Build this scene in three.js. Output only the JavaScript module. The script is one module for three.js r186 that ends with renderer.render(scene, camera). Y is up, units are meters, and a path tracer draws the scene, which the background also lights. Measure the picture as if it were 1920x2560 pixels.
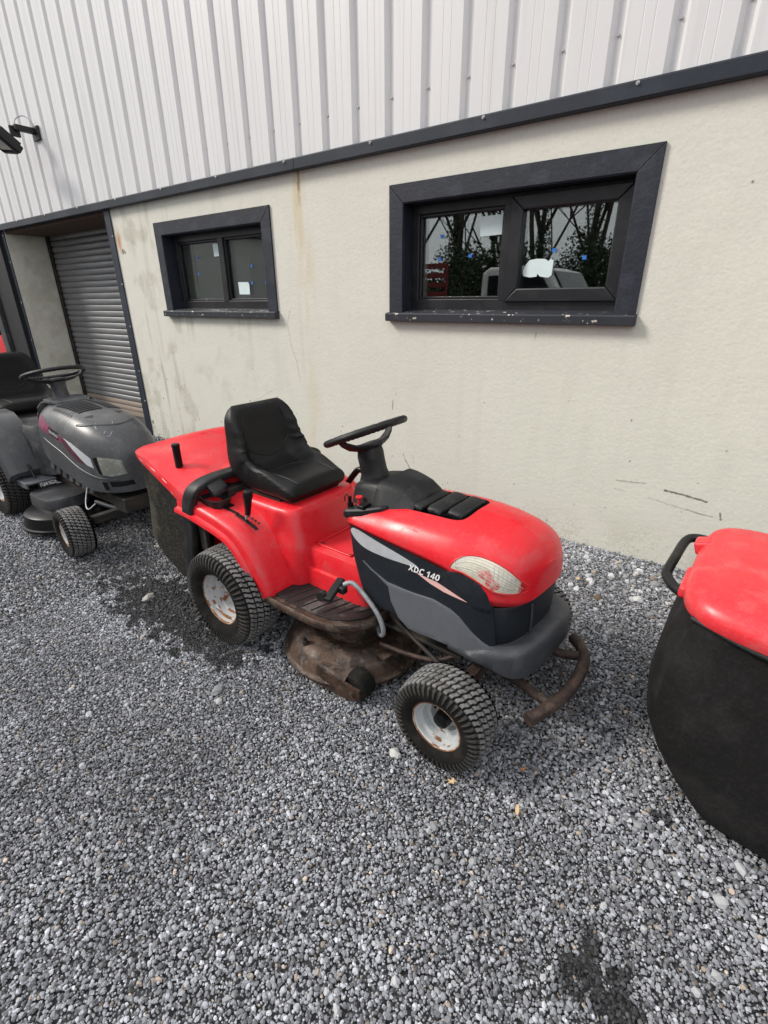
import * as THREE from 'three';
import { mergeGeometries, mergeVertices, toCreasedNormals } from 'three/addons/utils/BufferGeometryUtils.js';
import { RoundedBoxGeometry } from 'three/addons/geometries/RoundedBoxGeometry.js';
import { TessellateModifier } from 'three/addons/modifiers/TessellateModifier.js';
import { FontLoader } from 'three/addons/loaders/FontLoader.js';
import { TextGeometry } from 'three/addons/geometries/TextGeometry.js';
import { Brush, Evaluator, SUBTRACTION } from 'three-bvh-csg';

// ---------- camera ----------
const scene = new THREE.Scene();
const camera = new THREE.PerspectiveCamera(92.38, 0.75, 0.05, 400);
camera.position.set(0, 1.42, 2.977);
camera.up.set(-0.226, 0.918, -0.325);
camera.lookAt(camera.position.x - 0.537, camera.position.y - 0.396, camera.position.z - 0.745);
const renderer = new THREE.WebGLRenderer({ antialias: true });
renderer.toneMapping = THREE.LinearToneMapping;
renderer.toneMappingExposure = 2.12;
renderer.shadowMap.enabled = true;

// ---------- seeded noise ----------
function rng(seed) { let a = seed >>> 0; return () => { a = (a + 0x6D2B79F5) | 0; let t = Math.imul(a ^ (a >>> 15), 1 | a); t = (t + Math.imul(t ^ (t >>> 7), 61 | t)) ^ t; return ((t ^ (t >>> 14)) >>> 0) / 4294967296; }; }
function hash2(x, y, s) { let h = Math.imul(x, 374761393) ^ Math.imul(y, 668265263) ^ Math.imul(s, 1274126177); h = Math.imul(h ^ (h >>> 13), 1274126177); return ((h ^ (h >>> 16)) >>> 0) / 4294967296; }
function vnoise(x, y, s = 1, per = 0) {
  let xi = Math.floor(x), yi = Math.floor(y); const fx = x - xi, fy = y - yi;
  const u = fx * fx * (3 - 2 * fx), v = fy * fy * (3 - 2 * fy);
  const m = (i) => per ? ((i % per) + per) % per : i;
  const a = hash2(m(xi), m(yi), s), b = hash2(m(xi + 1), m(yi), s), c = hash2(m(xi), m(yi + 1), s), d = hash2(m(xi + 1), m(yi + 1), s);
  return a + (b - a) * u + (c - a) * v + (a - b - c + d) * u * v;
}
function fbm(x, y, oct = 4, s = 1, per = 0) { let r = 0, a = 0.5, n = 0; for (let i = 0; i < oct; i++) { r += a * vnoise(x, y, s + i * 17, per); n += a; a *= 0.5; x *= 2; y *= 2; per *= 2; } return r / n; }
const clamp = (x, a = 0, b = 1) => Math.min(b, Math.max(a, x));
const smooth = (a, b, x) => { const t = clamp((x - a) / (b - a)); return t * t * (3 - 2 * t); };
const lerp = (a, b, t) => a + (b - a) * t;

// ---------- sky: an even overcast ----------
{
  const w = 256, h = 128, d = new Float32Array(w * h * 4);
  for (let j = 0; j < h; j++) {
    const el = ((j + 0.5) / h - 0.5) * Math.PI, se = Math.sin(el);
    for (let i = 0; i < w; i++) {
      const az = (i + 0.5) / w * Math.PI * 2;
      let L = se > 0 ? 0.47 + 0.18 * se : 0.2;
      if (se > 0) { const cx = Math.cos(az) * Math.cos(el) * 3, cy = Math.sin(az) * Math.cos(el) * 3; L *= 0.88 + 0.24 * fbm(cx + se * 2 + 9, cy + 9, 4, 5); }
      const k = (j * w + i) * 4; d[k] = L * 0.985; d[k + 1] = L; d[k + 2] = L * 1.03; d[k + 3] = 1;
    }
  }
  const sky = new THREE.DataTexture(d, w, h, THREE.RGBAFormat, THREE.FloatType);
  sky.mapping = THREE.EquirectangularReflectionMapping; sky.magFilter = sky.minFilter = THREE.LinearFilter; sky.needsUpdate = true;
  scene.background = sky; scene.environment = sky;
}
const sun = new THREE.DirectionalLight(0xfff8ee, 1.5);
sun.position.set(-11, 9.5, 7.5); sun.target.position.set(-1.5, 0, 1); sun.castShadow = true; sun.shadow.radius = 28; sun.shadow.mapSize.set(2048, 2048);
Object.assign(sun.shadow.camera, { left: -12, right: 12, top: 12, bottom: -12, near: 1, far: 50 });
scene.add(sun, sun.target);

// ---------- helpers: naming ----------
const used = new Map();
function numbered(n) { const k = used.get(n) || 0; used.set(n, k + 1); return k ? n + '_' + String(k).padStart(3, '0') : n; }
function tag(o, label, category, group, kind) { o.userData.label = label; if (category) o.userData.category = category; if (group) o.userData.group = group; if (kind) o.userData.kind = kind; return o; }
function thing(name, label, category, p = [0, 0, 0], turn = 0, group) { const o = new THREE.Group(); o.name = numbered(name); o.position.set(...p); o.rotation.y = turn; scene.add(o); return tag(o, label, category, group); }
function obj(name, geos, mat, parent = scene) {
  let g = Array.isArray(geos) ? join(geos) : geos;
  const m = new THREE.Mesh(g, mat); m.name = parent === scene ? numbered(name) : name; m.castShadow = m.receiveShadow = true; parent.add(m); return m;
}
function join(list) {
  const a = list.map((g) => { g = g.index ? g.toNonIndexed() : g; for (const k of Object.keys(g.attributes)) if (!['position', 'normal', 'uv'].includes(k)) g.deleteAttribute(k); if (!g.attributes.uv) g.setAttribute('uv', new THREE.BufferAttribute(new Float32Array(g.attributes.position.count * 2), 2)); if (!g.attributes.normal) g.computeVertexNormals(); g.morphAttributes = {}; g.clearGroups(); return g; });
  return a.length === 1 ? a[0] : mergeGeometries(a, false);
}
// ---------- helpers: geometry ----------
const V = (x, y, z) => new THREE.Vector3(x, y, z);
function box(w, h, d, x = 0, y = 0, z = 0, r = 0, rx = 0, ry = 0, rz = 0) {
  const g = r ? new RoundedBoxGeometry(w, h, d, 2, Math.min(r, w / 2.01, h / 2.01, d / 2.01)) : new THREE.BoxGeometry(w, h, d);
  if (rx) g.rotateX(rx); if (ry) g.rotateY(ry); if (rz) g.rotateZ(rz); return g.translate(x, y, z);
}
function cyl(a, b, r0, r1 = r0, seg = 16, open = false) {
  const A = V(...a), B = V(...b), d = B.clone().sub(A), g = new THREE.CylinderGeometry(r1, r0, d.length(), seg, 1, open);
  g.applyQuaternion(new THREE.Quaternion().setFromUnitVectors(V(0, 1, 0), d.clone().normalize())); return g.translate(...A.add(B).multiplyScalar(0.5).toArray());
}
function tube(pts, r, seg = 24, rs = 8, closed = false, tension = 0.5) {
  const c = new THREE.CatmullRomCurve3(pts.map((p) => V(...p)), closed, 'catmullrom', tension), g = new THREE.TubeGeometry(c, seg, r, rs, closed);
  if (closed) return g;
  const cap = (t) => { const p = c.getPointAt(t), d = c.getTangentAt(t).multiplyScalar(t ? 1 : -1); const k = new THREE.CircleGeometry(r, rs); k.applyQuaternion(new THREE.Quaternion().setFromUnitVectors(V(0, 0, 1), d)); return k.translate(p.x, p.y, p.z); };
  return join([g, cap(0), cap(1)]);
}
function lathe(pts, seg = 32, axis = 'y') { const g = new THREE.LatheGeometry(pts.map((p) => new THREE.Vector2(Math.max(p[0], 1e-5), p[1])), seg); if (axis === 'z') g.rotateX(Math.PI / 2); if (axis === 'x') g.rotateZ(-Math.PI / 2); return toCreased(g, 0.6); }
function toCreased(g, a) { return toCreasedNormals(g, a); }
// a surface through rows of points; rows closed round when ring is set, ends capped when caps is set
function loft(rows, { ring = true, caps = true, crease = 0.7, uvs = 1 } = {}) {
  const n = rows[0].length, pos = [], uv = [], idx = [];
  rows.forEach((r, i) => r.forEach((p, j) => { pos.push(...p); uv.push(j / n * uvs, i / rows.length * uvs); }));
  const m = ring ? n : n - 1;
  for (let i = 0; i < rows.length - 1; i++) for (let j = 0; j < m; j++) { const a = i * n + j, b = i * n + (j + 1) % n, c = a + n, d = b + n; idx.push(a, c, b, b, c, d); }
  if (caps && ring) for (const [k, flip] of [[0, 0], [rows.length - 1, 1]]) {
    const c = [0, 0, 0]; rows[k].forEach((p) => { c[0] += p[0] / n; c[1] += p[1] / n; c[2] += p[2] / n; });
    const ci = pos.length / 3; pos.push(...c); uv.push(0.5, 0.5);
    for (let j = 0; j < n; j++) { const a = k * n + j, b = k * n + (j + 1) % n; flip ? idx.push(ci, b, a) : idx.push(ci, a, b); }
  }
  const g = new THREE.BufferGeometry(); g.setAttribute('position', new THREE.Float32BufferAttribute(pos, 3)); g.setAttribute('uv', new THREE.Float32BufferAttribute(uv, 2)); g.setIndex(idx);
  return crease ? toCreased(g, crease) : (g.computeVertexNormals(), g);
}
// rounded-rectangle (superellipse) loop
function loop(a, b, n = 4, k = 32) { const o = []; for (let i = 0; i < k; i++) { const t = i / k * Math.PI * 2, c = Math.cos(t), s = Math.sin(t); o.push([a * Math.sign(c) * Math.abs(c) ** (2 / n), b * Math.sign(s) * Math.abs(s) ** (2 / n)]); } return o; }
function poly(pts) { const s = new THREE.Shape(); pts.forEach((p, i) => i ? s.lineTo(p[0], p[1]) : s.moveTo(p[0], p[1])); s.closePath(); return s; }
function curveShape(pts, k = 8, closed = true) { const c = new THREE.CatmullRomCurve3(pts.map((p) => V(p[0], p[1], 0)), closed, 'centripetal'); return poly(c.getPoints(pts.length * k).map((p) => [p.x, p.y])); }
function ext(shape, depth, bevel = 0, z = 0, seg = 2) { const g = new THREE.ExtrudeGeometry(shape, { depth: Math.max(depth - 2 * bevel, 1e-4), bevelEnabled: bevel > 0, bevelThickness: bevel, bevelSize: bevel, bevelOffset: -bevel, bevelSegments: seg, curveSegments: 10 }); return g.translate(0, 0, z + bevel); }
// a shape drawn in XY, cut fine and laid on the surface z = f(x, y)
function laid(shape, f, t, { edge = 0.03, bevel = 0, side = 1, lift = 0 } = {}) {
  let g = ext(shape, t, bevel); g = new TessellateModifier(edge, 7).modify(g.index ? g.toNonIndexed() : g);
  const p = g.attributes.position; for (let i = 0; i < p.count; i++) p.setZ(i, side * (f(p.getX(i), p.getY(i)) + lift + p.getZ(i)));
  if (side < 0) flip(g);
  g.deleteAttribute('normal'); return toCreased(g, 0.6);
}
function flip(g) { g = g.index ? g.toNonIndexed() : g; for (const k of Object.keys(g.attributes)) { const a = g.attributes[k], s = a.itemSize; for (let i = 0; i < a.count; i += 3) for (let c = 0; c < s; c++) { const t = a.array[i * s + c]; a.array[i * s + c] = a.array[(i + 2) * s + c]; a.array[(i + 2) * s + c] = t; } } return g; }
function mirrorZ(g) { g = (g.index ? g.toNonIndexed() : g.clone()); g.scale(1, 1, -1); const n = g.attributes.normal; flip(g); return g; }
function warp(g, f) { const p = g.attributes.position, v = V(0, 0, 0); for (let i = 0; i < p.count; i++) { v.fromBufferAttribute(p, i); f(v); p.setXYZ(i, v.x, v.y, v.z); } return g; }
// uv in metres from the side each face looks to
function boxUV(g) {
  g = g.index ? g.toNonIndexed() : g; const p = g.attributes.position, uv = new Float32Array(p.count * 2), a = V(0, 0, 0), b = V(0, 0, 0), c = V(0, 0, 0);
  for (let i = 0; i < p.count; i += 3) {
    a.fromBufferAttribute(p, i); b.fromBufferAttribute(p, i + 1); c.fromBufferAttribute(p, i + 2); const n = b.clone().sub(a).cross(c.clone().sub(a)); const ax = Math.abs(n.x), ay = Math.abs(n.y), az = Math.abs(n.z);
    [a, b, c].forEach((q, k) => { const o = (i + k) * 2; if (ax > ay && ax > az) { uv[o] = q.z; uv[o + 1] = q.y; } else if (ay > az) { uv[o] = q.x; uv[o + 1] = q.z; } else { uv[o] = q.x; uv[o + 1] = q.y; } });
  }
  g.setAttribute('uv', new THREE.BufferAttribute(uv, 2)); return g;
}
function pchip(xs, ys) {
  const n = xs.length, h = [], d = [], m = new Array(n).fill(0); for (let i = 0; i < n - 1; i++) { h.push(xs[i + 1] - xs[i]); d.push((ys[i + 1] - ys[i]) / h[i]); }
  for (let i = 1; i < n - 1; i++) if (d[i - 1] * d[i] > 0) { const a = 2 * h[i] + h[i - 1], b = h[i] + 2 * h[i - 1]; m[i] = (a + b) / (a / d[i - 1] + b / d[i]); }
  m[0] = d[0]; m[n - 1] = d[n - 2];
  return (x) => { x = clamp(x, xs[0], xs[n - 1]); let i = 0; while (i < n - 2 && x > xs[i + 1]) i++; const t = (x - xs[i]) / h[i]; return (2 * t ** 3 - 3 * t * t + 1) * ys[i] + (t ** 3 - 2 * t * t + t) * h[i] * m[i] + (-2 * t ** 3 + 3 * t * t) * ys[i + 1] + (t ** 3 - t * t) * h[i] * m[i + 1]; };
}
// ---------- helpers: textures (what surfaces are made of) ----------
function dtex(w, h, f, srgb = true) {
  const d = new Uint8Array(w * h * 4); for (let j = 0; j < h; j++) for (let i = 0; i < w; i++) { const c = f(i / w, j / h, i, j), k = (j * w + i) * 4; d[k] = clamp(c[0]) * 255; d[k + 1] = clamp(c[1]) * 255; d[k + 2] = clamp(c[2]) * 255; d[k + 3] = 255; }
  const t = new THREE.DataTexture(d, w, h); t.wrapS = t.wrapT = THREE.RepeatWrapping; t.magFilter = THREE.LinearFilter; t.minFilter = THREE.LinearMipmapLinearFilter; t.generateMipmaps = true; if (srgb) t.colorSpace = THREE.SRGBColorSpace; t.needsUpdate = true; return t;
}
function rep(t, sx, sy = sx, ox = 0, oy = 0) { const c = t.clone(); c.repeat.set(1 / sx, 1 / sy); c.offset.set(ox, oy); c.needsUpdate = true; return c; }
const grey = (v) => [v, v, v];
const toS = (v) => v <= 0.0031308 ? v * 12.92 : 1.055 * v ** (1 / 2.4) - 0.055;
const lin = (r, g, b) => new THREE.Color().setRGB(r, g, b);
// ---------- materials ----------
const fineTex = dtex(256, 256, (u, v) => grey(0.5 * fbm(u * 32, v * 32, 3, 3, 32) + 0.5 * fbm(u * 96, v * 96, 2, 8, 96)), false);
const blotchTex = dtex(512, 512, (u, v) => grey(0.35 + 0.5 * smooth(0.35, 0.7, fbm(u * 6, v * 6, 6, 11, 6)) + 0.15 * fbm(u * 64, v * 64, 2, 21, 64)), false);
// rough map with scuffs
const scuffTex = (() => { const r = rng(7), L = []; for (let i = 0; i < 70; i++) L.push([r(), r(), r() * 6.283, 0.02 + r() * 0.1, 0.3 + r() * 0.7]); return dtex(512, 512, (u, v) => { let s = 0.2 + 0.36 * fbm(u * 7, v * 7, 6, 31, 7); for (const l of L) { const dx = u - l[0], dy = v - l[1], a = dx * Math.cos(l[2]) + dy * Math.sin(l[2]), b = Math.abs(-dx * Math.sin(l[2]) + dy * Math.cos(l[2])); if (Math.abs(a) < l[3] && b < 0.0016) s += 0.22 * l[4]; } return [0, s, 0]; }, false); })();
function dirty(base, grime, amt, seed, scale = 6, res = 512) { // painted surface with grains of dirt in patches
  return dtex(res, res, (u, v) => { const p = smooth(0.48, 0.72, fbm(u * scale, v * scale, 6, seed, scale)) * amt, q = smooth(0.62, 0.75, vnoise(u * 90, v * 90, seed + 5, 90)) * amt * 0.5, k = clamp(p * (0.6 + 0.8 * vnoise(u * 128, v * 128, seed + 9, 128)) + q), m = 0.94 + 0.12 * fbm(u * 20, v * 20, 3, seed + 2, 20); return base.map((b, i) => toS(lerp(b * m, grime[i], k))); });
}
const M = {};
const std = (o) => new THREE.MeshStandardMaterial(o), phy = (o) => new THREE.MeshPhysicalMaterial(o);
M.red = phy({ map: rep(dirty([0.68, 0.014, 0.024], [0.5, 0.1, 0.1], 0.26, 41, 9), 0.7), roughness: 1, roughnessMap: rep(scuffTex, 0.6), bumpMap: rep(fineTex, 0.12), bumpScale: 0.00008 });
M.redFaded = phy({ map: rep(dirty([0.68, 0.03, 0.04], [0.6, 0.13, 0.13], 0.3, 47, 9), 0.5), roughness: 1, roughnessMap: rep(scuffTex, 0.4), bumpMap: rep(fineTex, 0.1), bumpScale: 0.00015 });
M.blackPlastic = phy({ map: rep(dirty([0.009, 0.0095, 0.0105], [0.035, 0.035, 0.036], 0.5, 51), 0.35), roughness: 0.5, specularIntensity: 0.7, bumpMap: rep(fineTex, 0.06), bumpScale: 0.00015 });
M.vinyl = phy({ color: lin(0.006, 0.006, 0.0065), roughness: 0.48, specularIntensity: 0.6, bumpMap: rep(fineTex, 0.05), bumpScale: 0.0002 });
M.vinylDark = phy({ color: lin(0.005, 0.005, 0.0052), roughness: 0.65, specularIntensity: 0.5, bumpMap: rep(fineTex, 0.03), bumpScale: 0.0003 });
M.navy = phy({ map: rep(dirty([0.0125, 0.016, 0.021], [0.032, 0.035, 0.04], 0.25, 55), 0.5), roughness: 0.45, specularIntensity: 0.6 });
M.greyPanel = std({ map: rep(dirty([0.118, 0.124, 0.142], [0.15, 0.155, 0.165], 0.4, 59), 0.5), roughness: 0.5, metalness: 0.15 });
M.bumperGrey = std({ map: rep(dirty([0.042, 0.046, 0.054], [0.09, 0.092, 0.096], 0.4, 61), 0.4), roughness: 0.55, bumpMap: rep(fineTex, 0.08), bumpScale: 0.0002 });
M.silver = std({ map: rep(dirty([0.5, 0.52, 0.55], [0.36, 0.36, 0.37], 0.25, 63), 0.3), roughness: 0.4, metalness: 0.15 });
M.rubber = phy({ map: rep(dirty([0.011, 0.0105, 0.01], [0.034, 0.03, 0.026], 0.45, 65), 0.25), roughness: 0.85, specularIntensity: 0.25, bumpMap: rep(fineTex, 0.05), bumpScale: 0.0005 });
M.tread = std({ map: rep(dirty([0.19, 0.19, 0.187], [0.085, 0.08, 0.075], 0.75, 67, 9), 0.2), roughness: 0.9, bumpMap: rep(fineTex, 0.03), bumpScale: 0.0006 });
M.treadDark = std({ map: rep(dirty([0.03, 0.03, 0.03], [0.06, 0.05, 0.042], 0.6, 69, 9), 0.2), roughness: 0.88, bumpMap: rep(fineTex, 0.03), bumpScale: 0.0006 });
const rustTex = (base, amt, seed) => dtex(512, 512, (u, v) => { const f = fbm(u * 5, v * 5, 6, seed, 5), g = vnoise(u * 60, v * 60, seed + 1, 60), k = smooth(0.62 - amt, 0.72 - amt * 0.8, f + 0.12 * (g - 0.5)); const o = lerp(0.55, 1.25, g), r = [0.2 * o, 0.09 * o, 0.038 * o]; return base.map((b, i) => toS(lerp(b * (0.92 + 0.16 * g), r[i], k))); });
M.rimSilver = std({ map: rep(rustTex([0.52, 0.54, 0.55], 0.045, 71), 0.22), roughness: 0.42, metalness: 0.25 });
M.rimRusty = std({ map: rep(dtex(512, 512, (u, v) => { // grains of rust eating the lower half of the rim
  const x = u - 0.5, y = v - 0.5, f = fbm(u * 14, v * 14, 5, 73, 14), g = vnoise(u * 110, v * 110, 74, 110), k = smooth(0.6, 0.7, f + 0.95 * clamp(-y - 0.1 - 0.25 * x) - 0.1 * smooth(-0.1, 0.15, y) + 0.14 * (g - 0.5)); const o = lerp(0.5, 1.3, vnoise(u * 50, v * 50, 76, 50)); return [0.48, 0.49, 0.5].map((b, i) => toS(lerp(b * (0.93 + 0.14 * g), [0.24, 0.1, 0.03][i] * o, k))); }), 0.26, 0.26, 0.5, 0.5), roughness: 0.5, metalness: 0.2 });
M.rimEdge = std({ map: rep(rustTex([0.4, 0.3, 0.2], 0.3, 75), 0.12), roughness: 0.7 });
const deckTex = dtex(768, 768, (u, v) => { const f = fbm(u * 22, v * 22, 6, 81, 22), g = fbm(u * 70, v * 70, 3, 83, 70), h = vnoise(u * 200, v * 200, 85, 200); const a = [0.028, 0.019, 0.0145], b = [0.07, 0.04, 0.026], c = [0.115, 0.088, 0.07]; const k1 = smooth(0.4, 0.62, f * 0.7 + g * 0.35), k2 = smooth(0.55, 0.7, fbm(u * 30 + 3, v * 30 + 3, 5, 87, 30)) * 0.7; return a.map((x, i) => toS(lerp(lerp(x, b[i], k1), c[i], k2) * (0.7 + 0.6 * h))); });
const deckRough = dtex(512, 512, (u, v) => [0, 0.42 + 0.4 * fbm(u * 9, v * 9, 5, 89, 9), 0], false);
M.deck = std({ map: rep(deckTex, 0.9), roughness: 1, roughnessMap: rep(deckRough, 0.4), bumpMap: rep(blotchTex, 0.12), bumpScale: 0.0006, metalness: 0.25 });
M.barRust = std({ map: rep(dirty([0.024, 0.0135, 0.0105], [0.075, 0.045, 0.033], 0.7, 91, 10), 0.25), roughness: 0.7, bumpMap: rep(blotchTex, 0.1), bumpScale: 0.0006 });
M.darkMetal = std({ map: rep(dirty([0.014, 0.0135, 0.013], [0.05, 0.035, 0.025], 0.6, 93), 0.3), roughness: 0.75 });
M.zinc = std({ map: rep(dirty([0.34, 0.36, 0.38], [0.2, 0.19, 0.18], 0.6, 95, 9), 0.15), roughness: 0.5, metalness: 0.4 });
M.mat = std({ map: rep(dtex(512, 512, (u, v) => { const f = smooth(0.56, 0.72, fbm(u * 5, v * 5, 6, 97, 5)), g = vnoise(u * 110, v * 110, 99, 110), a = [0.011, 0.008, 0.009], b = [0.16, 0.15, 0.14]; return a.map((x, i) => toS(lerp(x, b[i], f * (0.15 + 0.6 * g)))); }), 0.42), roughness: 0.62, bumpMap: rep(fineTex, 0.05), bumpScale: 0.0004 });
M.bag = phy({ specularIntensity: 0.4, map: rep(dirty([0.017, 0.016, 0.014], [0.075, 0.068, 0.054], 0.75, 101, 4), 0.7), roughness: 0.93, bumpMap: rep(fineTex, 0.03), bumpScale: 0.0006 });
M.bagBlack = phy({ map: rep(dirty([0.0065, 0.0062, 0.0063], [0.02, 0.019, 0.019], 0.5, 103, 5), 0.6), roughness: 0.85, specularIntensity: 0.5, bumpMap: rep(blotchTex, 0.45), bumpScale: 0.004 });
M.pink = std({ color: lin(0.75, 0.45, 0.42), roughness: 0.5 });
M.white = std({ color: lin(0.78, 0.78, 0.78), roughness: 0.5 });
M.lens = phy({ color: lin(0.97, 0.96, 0.93), roughness: 0.03, transmission: 1, thickness: 0, ior: 1.5 });
M.lampWhite = std({ map: rep(dirty([0.82, 0.8, 0.73], [0.5, 0.46, 0.37], 0.4, 105), 0.2), roughness: 0.3, metalness: 0.15 });
M.greyHood = std({ map: rep(dirty([0.058, 0.061, 0.066], [0.12, 0.12, 0.118], 0.5, 107, 7), 0.6), roughness: 0.36, bumpMap: rep(fineTex, 0.08), bumpScale: 0.0001 });
M.greyDark = std({ map: rep(dirty([0.026, 0.028, 0.032], [0.09, 0.09, 0.09], 0.5, 109), 0.5), roughness: 0.5 });
M.maroon = std({ map: rep(dirty([0.17, 0.018, 0.06], [0.24, 0.07, 0.12], 0.5, 111), 0.2), roughness: 0.35 });
M.maroonDark = std({ map: rep(dirty([0.075, 0.016, 0.03], [0.11, 0.05, 0.06], 0.4, 113), 0.2), roughness: 0.35 });
M.gloss = phy({ color: lin(0.005, 0.005, 0.0055), roughness: 0.35, specularIntensity: 0.6 });
// ---------- ground sheet ----------
{
  const t = dtex(512, 512, (u, v) => { const f = fbm(u * 60, v * 60, 3, 121, 60), g = fbm(u * 8, v * 8, 4, 123, 8); const k = 0.03 + 0.07 * f * (0.7 + 0.6 * g); return [toS(k), toS(k * 1.01), toS(k * 1.05)]; });
  const gm = std({ map: rep(t, 0.8), roughness: 0.95, bumpMap: rep(blotchTex, 0.15), bumpScale: 0.01 });
  const g = new THREE.PlaneGeometry(240, 240, 1, 1).rotateX(-Math.PI / 2); const uv = g.attributes.uv; for (let i = 0; i < uv.count; i++) uv.setXY(i, uv.getX(i) * 240, uv.getY(i) * 240);
  const m = obj('ground', g.translate(0, -0.012, 0), gm); m.userData.kind = 'structure'; m.userData.label = 'dark grey gravel yard ground';
}
// ---------- the building ----------
const bld = thing('workshop_building', 'workshop with white ribbed metal cladding over a cream rendered wall and dark trims', 'building');
// the render: cream paint with mildew streaks, a rust run, specks, scratches
const WX0 = -5.6, WW = 8, WH = 2.4;
const wallTex = (() => {
  const W = 2048, H = 640, R = rng(5), seg = [];
  const line = (pts, w, c, a) => { for (let i = 0; i < pts.length - 1; i++) seg.push([...pts[i], ...pts[i + 1], w, c, a]); };
  line([[-0.225, 0.439], [-0.13, 0.432], [-0.022, 0.417]], 0.006, [0.06, 0.05, 0.045], 0.85); line([[-0.1, 0.355], [-0.049, 0.345], [0.02, 0.34]], 0.004, [0.1, 0.09, 0.08], 0.6); line([[0.05, 0.37], [0.06, 0.335]], 0.006, [0.07, 0.06, 0.05], 0.8);
  line([[-0.479, 0.448], [-0.4, 0.452], [-0.323, 0.46]], 0.004, [0.2, 0.15, 0.11], 0.6); line([[-0.5, 0.4], [-0.42, 0.39]], 0.003, [0.25, 0.2, 0.16], 0.5); line([[-0.3, 0.38], [-0.2, 0.365], [-0.1, 0.35]], 0.003, [0.2, 0.17, 0.14], 0.5);
  line([[-1.967, 0.36], [-1.945, 0.31], [-1.915, 0.27], [-1.9, 0.235]], 0.005, [0.2, 0.13, 0.08], 0.7); line([[-1.88, 0.36], [-1.875, 0.3]], 0.003, [0.2, 0.19, 0.17], 0.5);
  line([[-3.05, 1.35], [-3.09, 1.25], [-3.07, 1.1], [-3.02, 0.969], [-2.99, 0.8]], 0.0035, [0.32, 0.29, 0.2], 0.6); line([[-2.06, 0.75], [-2.065, 0.68]], 0.005, [0.12, 0.1, 0.08], 0.7); line([[-1.05, 1.24], [-1.053, 1.2]], 0.004, [0.2, 0.18, 0.15], 0.5);
  line([[-3.3, 0.72], [-3.5, 0.62], [-3.62, 0.58]], 0.003, [0.35, 0.33, 0.28], 0.5);
  const dots = []; for (let i = 0; i < 160; i++) dots.push([WX0 + R() * WW, R() ** 2.2 * 0.9, 0.002 + R() * 0.005, 0.4 + R() * 0.5]); for (let i = 0; i < 60; i++) dots.push([-5.35 + R() * 1.7, R() ** 2 * 0.7, 0.003 + R() * 0.009, 0.3 + R() * 0.5]);
  dots.push([-5.335, 1.88, 0.022, 0.9], [-5.3, 1.87, 0.018, 0.8], [-5.39, 0.16, 0.02, 0.9], [-0.17, 1.88, 0.006, 0.8]);
  const bed = new Map(); const put = (x, y, f) => { const k = Math.floor(x * 5) + ',' + Math.floor(y * 5); if (!bed.has(k)) bed.set(k, []); bed.get(k).push(f); };
  for (const d of dots) for (let a = -1; a <= 1; a++) for (let b = -1; b <= 1; b++) put(d[0] + a * 0.2, d[1] + b * 0.2, d);
  return dtex(W, H, (u, v) => {
    const x = WX0 + u * WW, y = v * WH, n1 = fbm(x * 1.1 + 40, y * 1.1 + 7, 5, 131), n2 = fbm(x * 7 + 3, y * 7, 4, 133), n3 = vnoise(x * 120, y * 120, 135);
    let c = [0.685, 0.667, 0.597]; const k0 = 0.94 + 0.1 * n1 + 0.05 * (n2 - 0.5); c = c.map((q) => q * k0);
    const greenish = smooth(0.45, 0.7, n1) * 0.5; c[0] *= 1 - 0.06 * greenish; c[2] *= 1 - 0.03 * greenish;
    // mildew: upright streaks, thick towards the shutter
    const st = smooth(0.5, 0.78, fbm(x * 16, y * 1.6 + 5, 5, 137)) * smooth(0.42, 0.66, fbm(x * 1.6 + 9, y * 1.3, 4, 139)), left = 0.1 + 0.8 * smooth(-2.6, -4.6, x);
    const mil = st * left * (0.55 + 0.6 * n3); c = c.map((q, i) => lerp(q, [0.22, 0.22, 0.165][i], 0.55 * mil));
    const moss = smooth(0.56, 0.75, fbm(x * 5, y * 5, 6, 141)) * smooth(-2.4, -5.2, x) * (0.4 + 0.7 * n3); c = c.map((q, i) => lerp(q, [0.3, 0.29, 0.2][i], 0.45 * moss));
    // yellow run and rust under the flashing joint
    const dx = x + 2.87 + 0.02 * Math.sin(y * 7), ry = smooth(1.1, 2.2, y) , run = Math.exp(-((dx / 0.07) ** 2)) * smooth(0.3, 0.62, fbm(x * 22, y * 3, 4, 143)) * (0.35 + 0.65 * ry); c = c.map((q, i) => lerp(q, [0.6, 0.47, 0.24][i], 0.6 * run));
    const rust = Math.exp(-(((x + 2.877) / 0.018) ** 2)) * smooth(1.95, 2.2, y) * smooth(0.35, 0.6, fbm(x * 30, y * 12, 4, 145)); c = c.map((q, i) => lerp(q, [0.2, 0.085, 0.025][i], 0.85 * rust));
    const r2 = Math.exp(-(((x + 5.37) / 0.03) ** 2 + ((y - 1.96) / 0.09) ** 2)) * smooth(0.35, 0.6, n2); c = c.map((q, i) => lerp(q, [0.5, 0.2, 0.05][i], 0.9 * r2));
    // splashed dirt at the foot, in grains
    const sp = smooth(0.35, 0.02, y) * smooth(0.48, 0.66, n2 * 0.6 + n3 * 0.45); c = c.map((q, i) => lerp(q, [0.3, 0.26, 0.2][i], 0.3 * sp));
    const list = bed.get(Math.floor(x * 5) + ',' + Math.floor(y * 5)); if (list) for (const d of list) { const q = Math.hypot(x - d[0], (y - d[1]) * 0.8) / d[2]; if (q < 1.2) c = c.map((z, i) => lerp(z, [0.12, 0.1, 0.07][i], d[3] * smooth(1.1, 0.5, q + 0.5 * (n3 - 0.5)))); }
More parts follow.
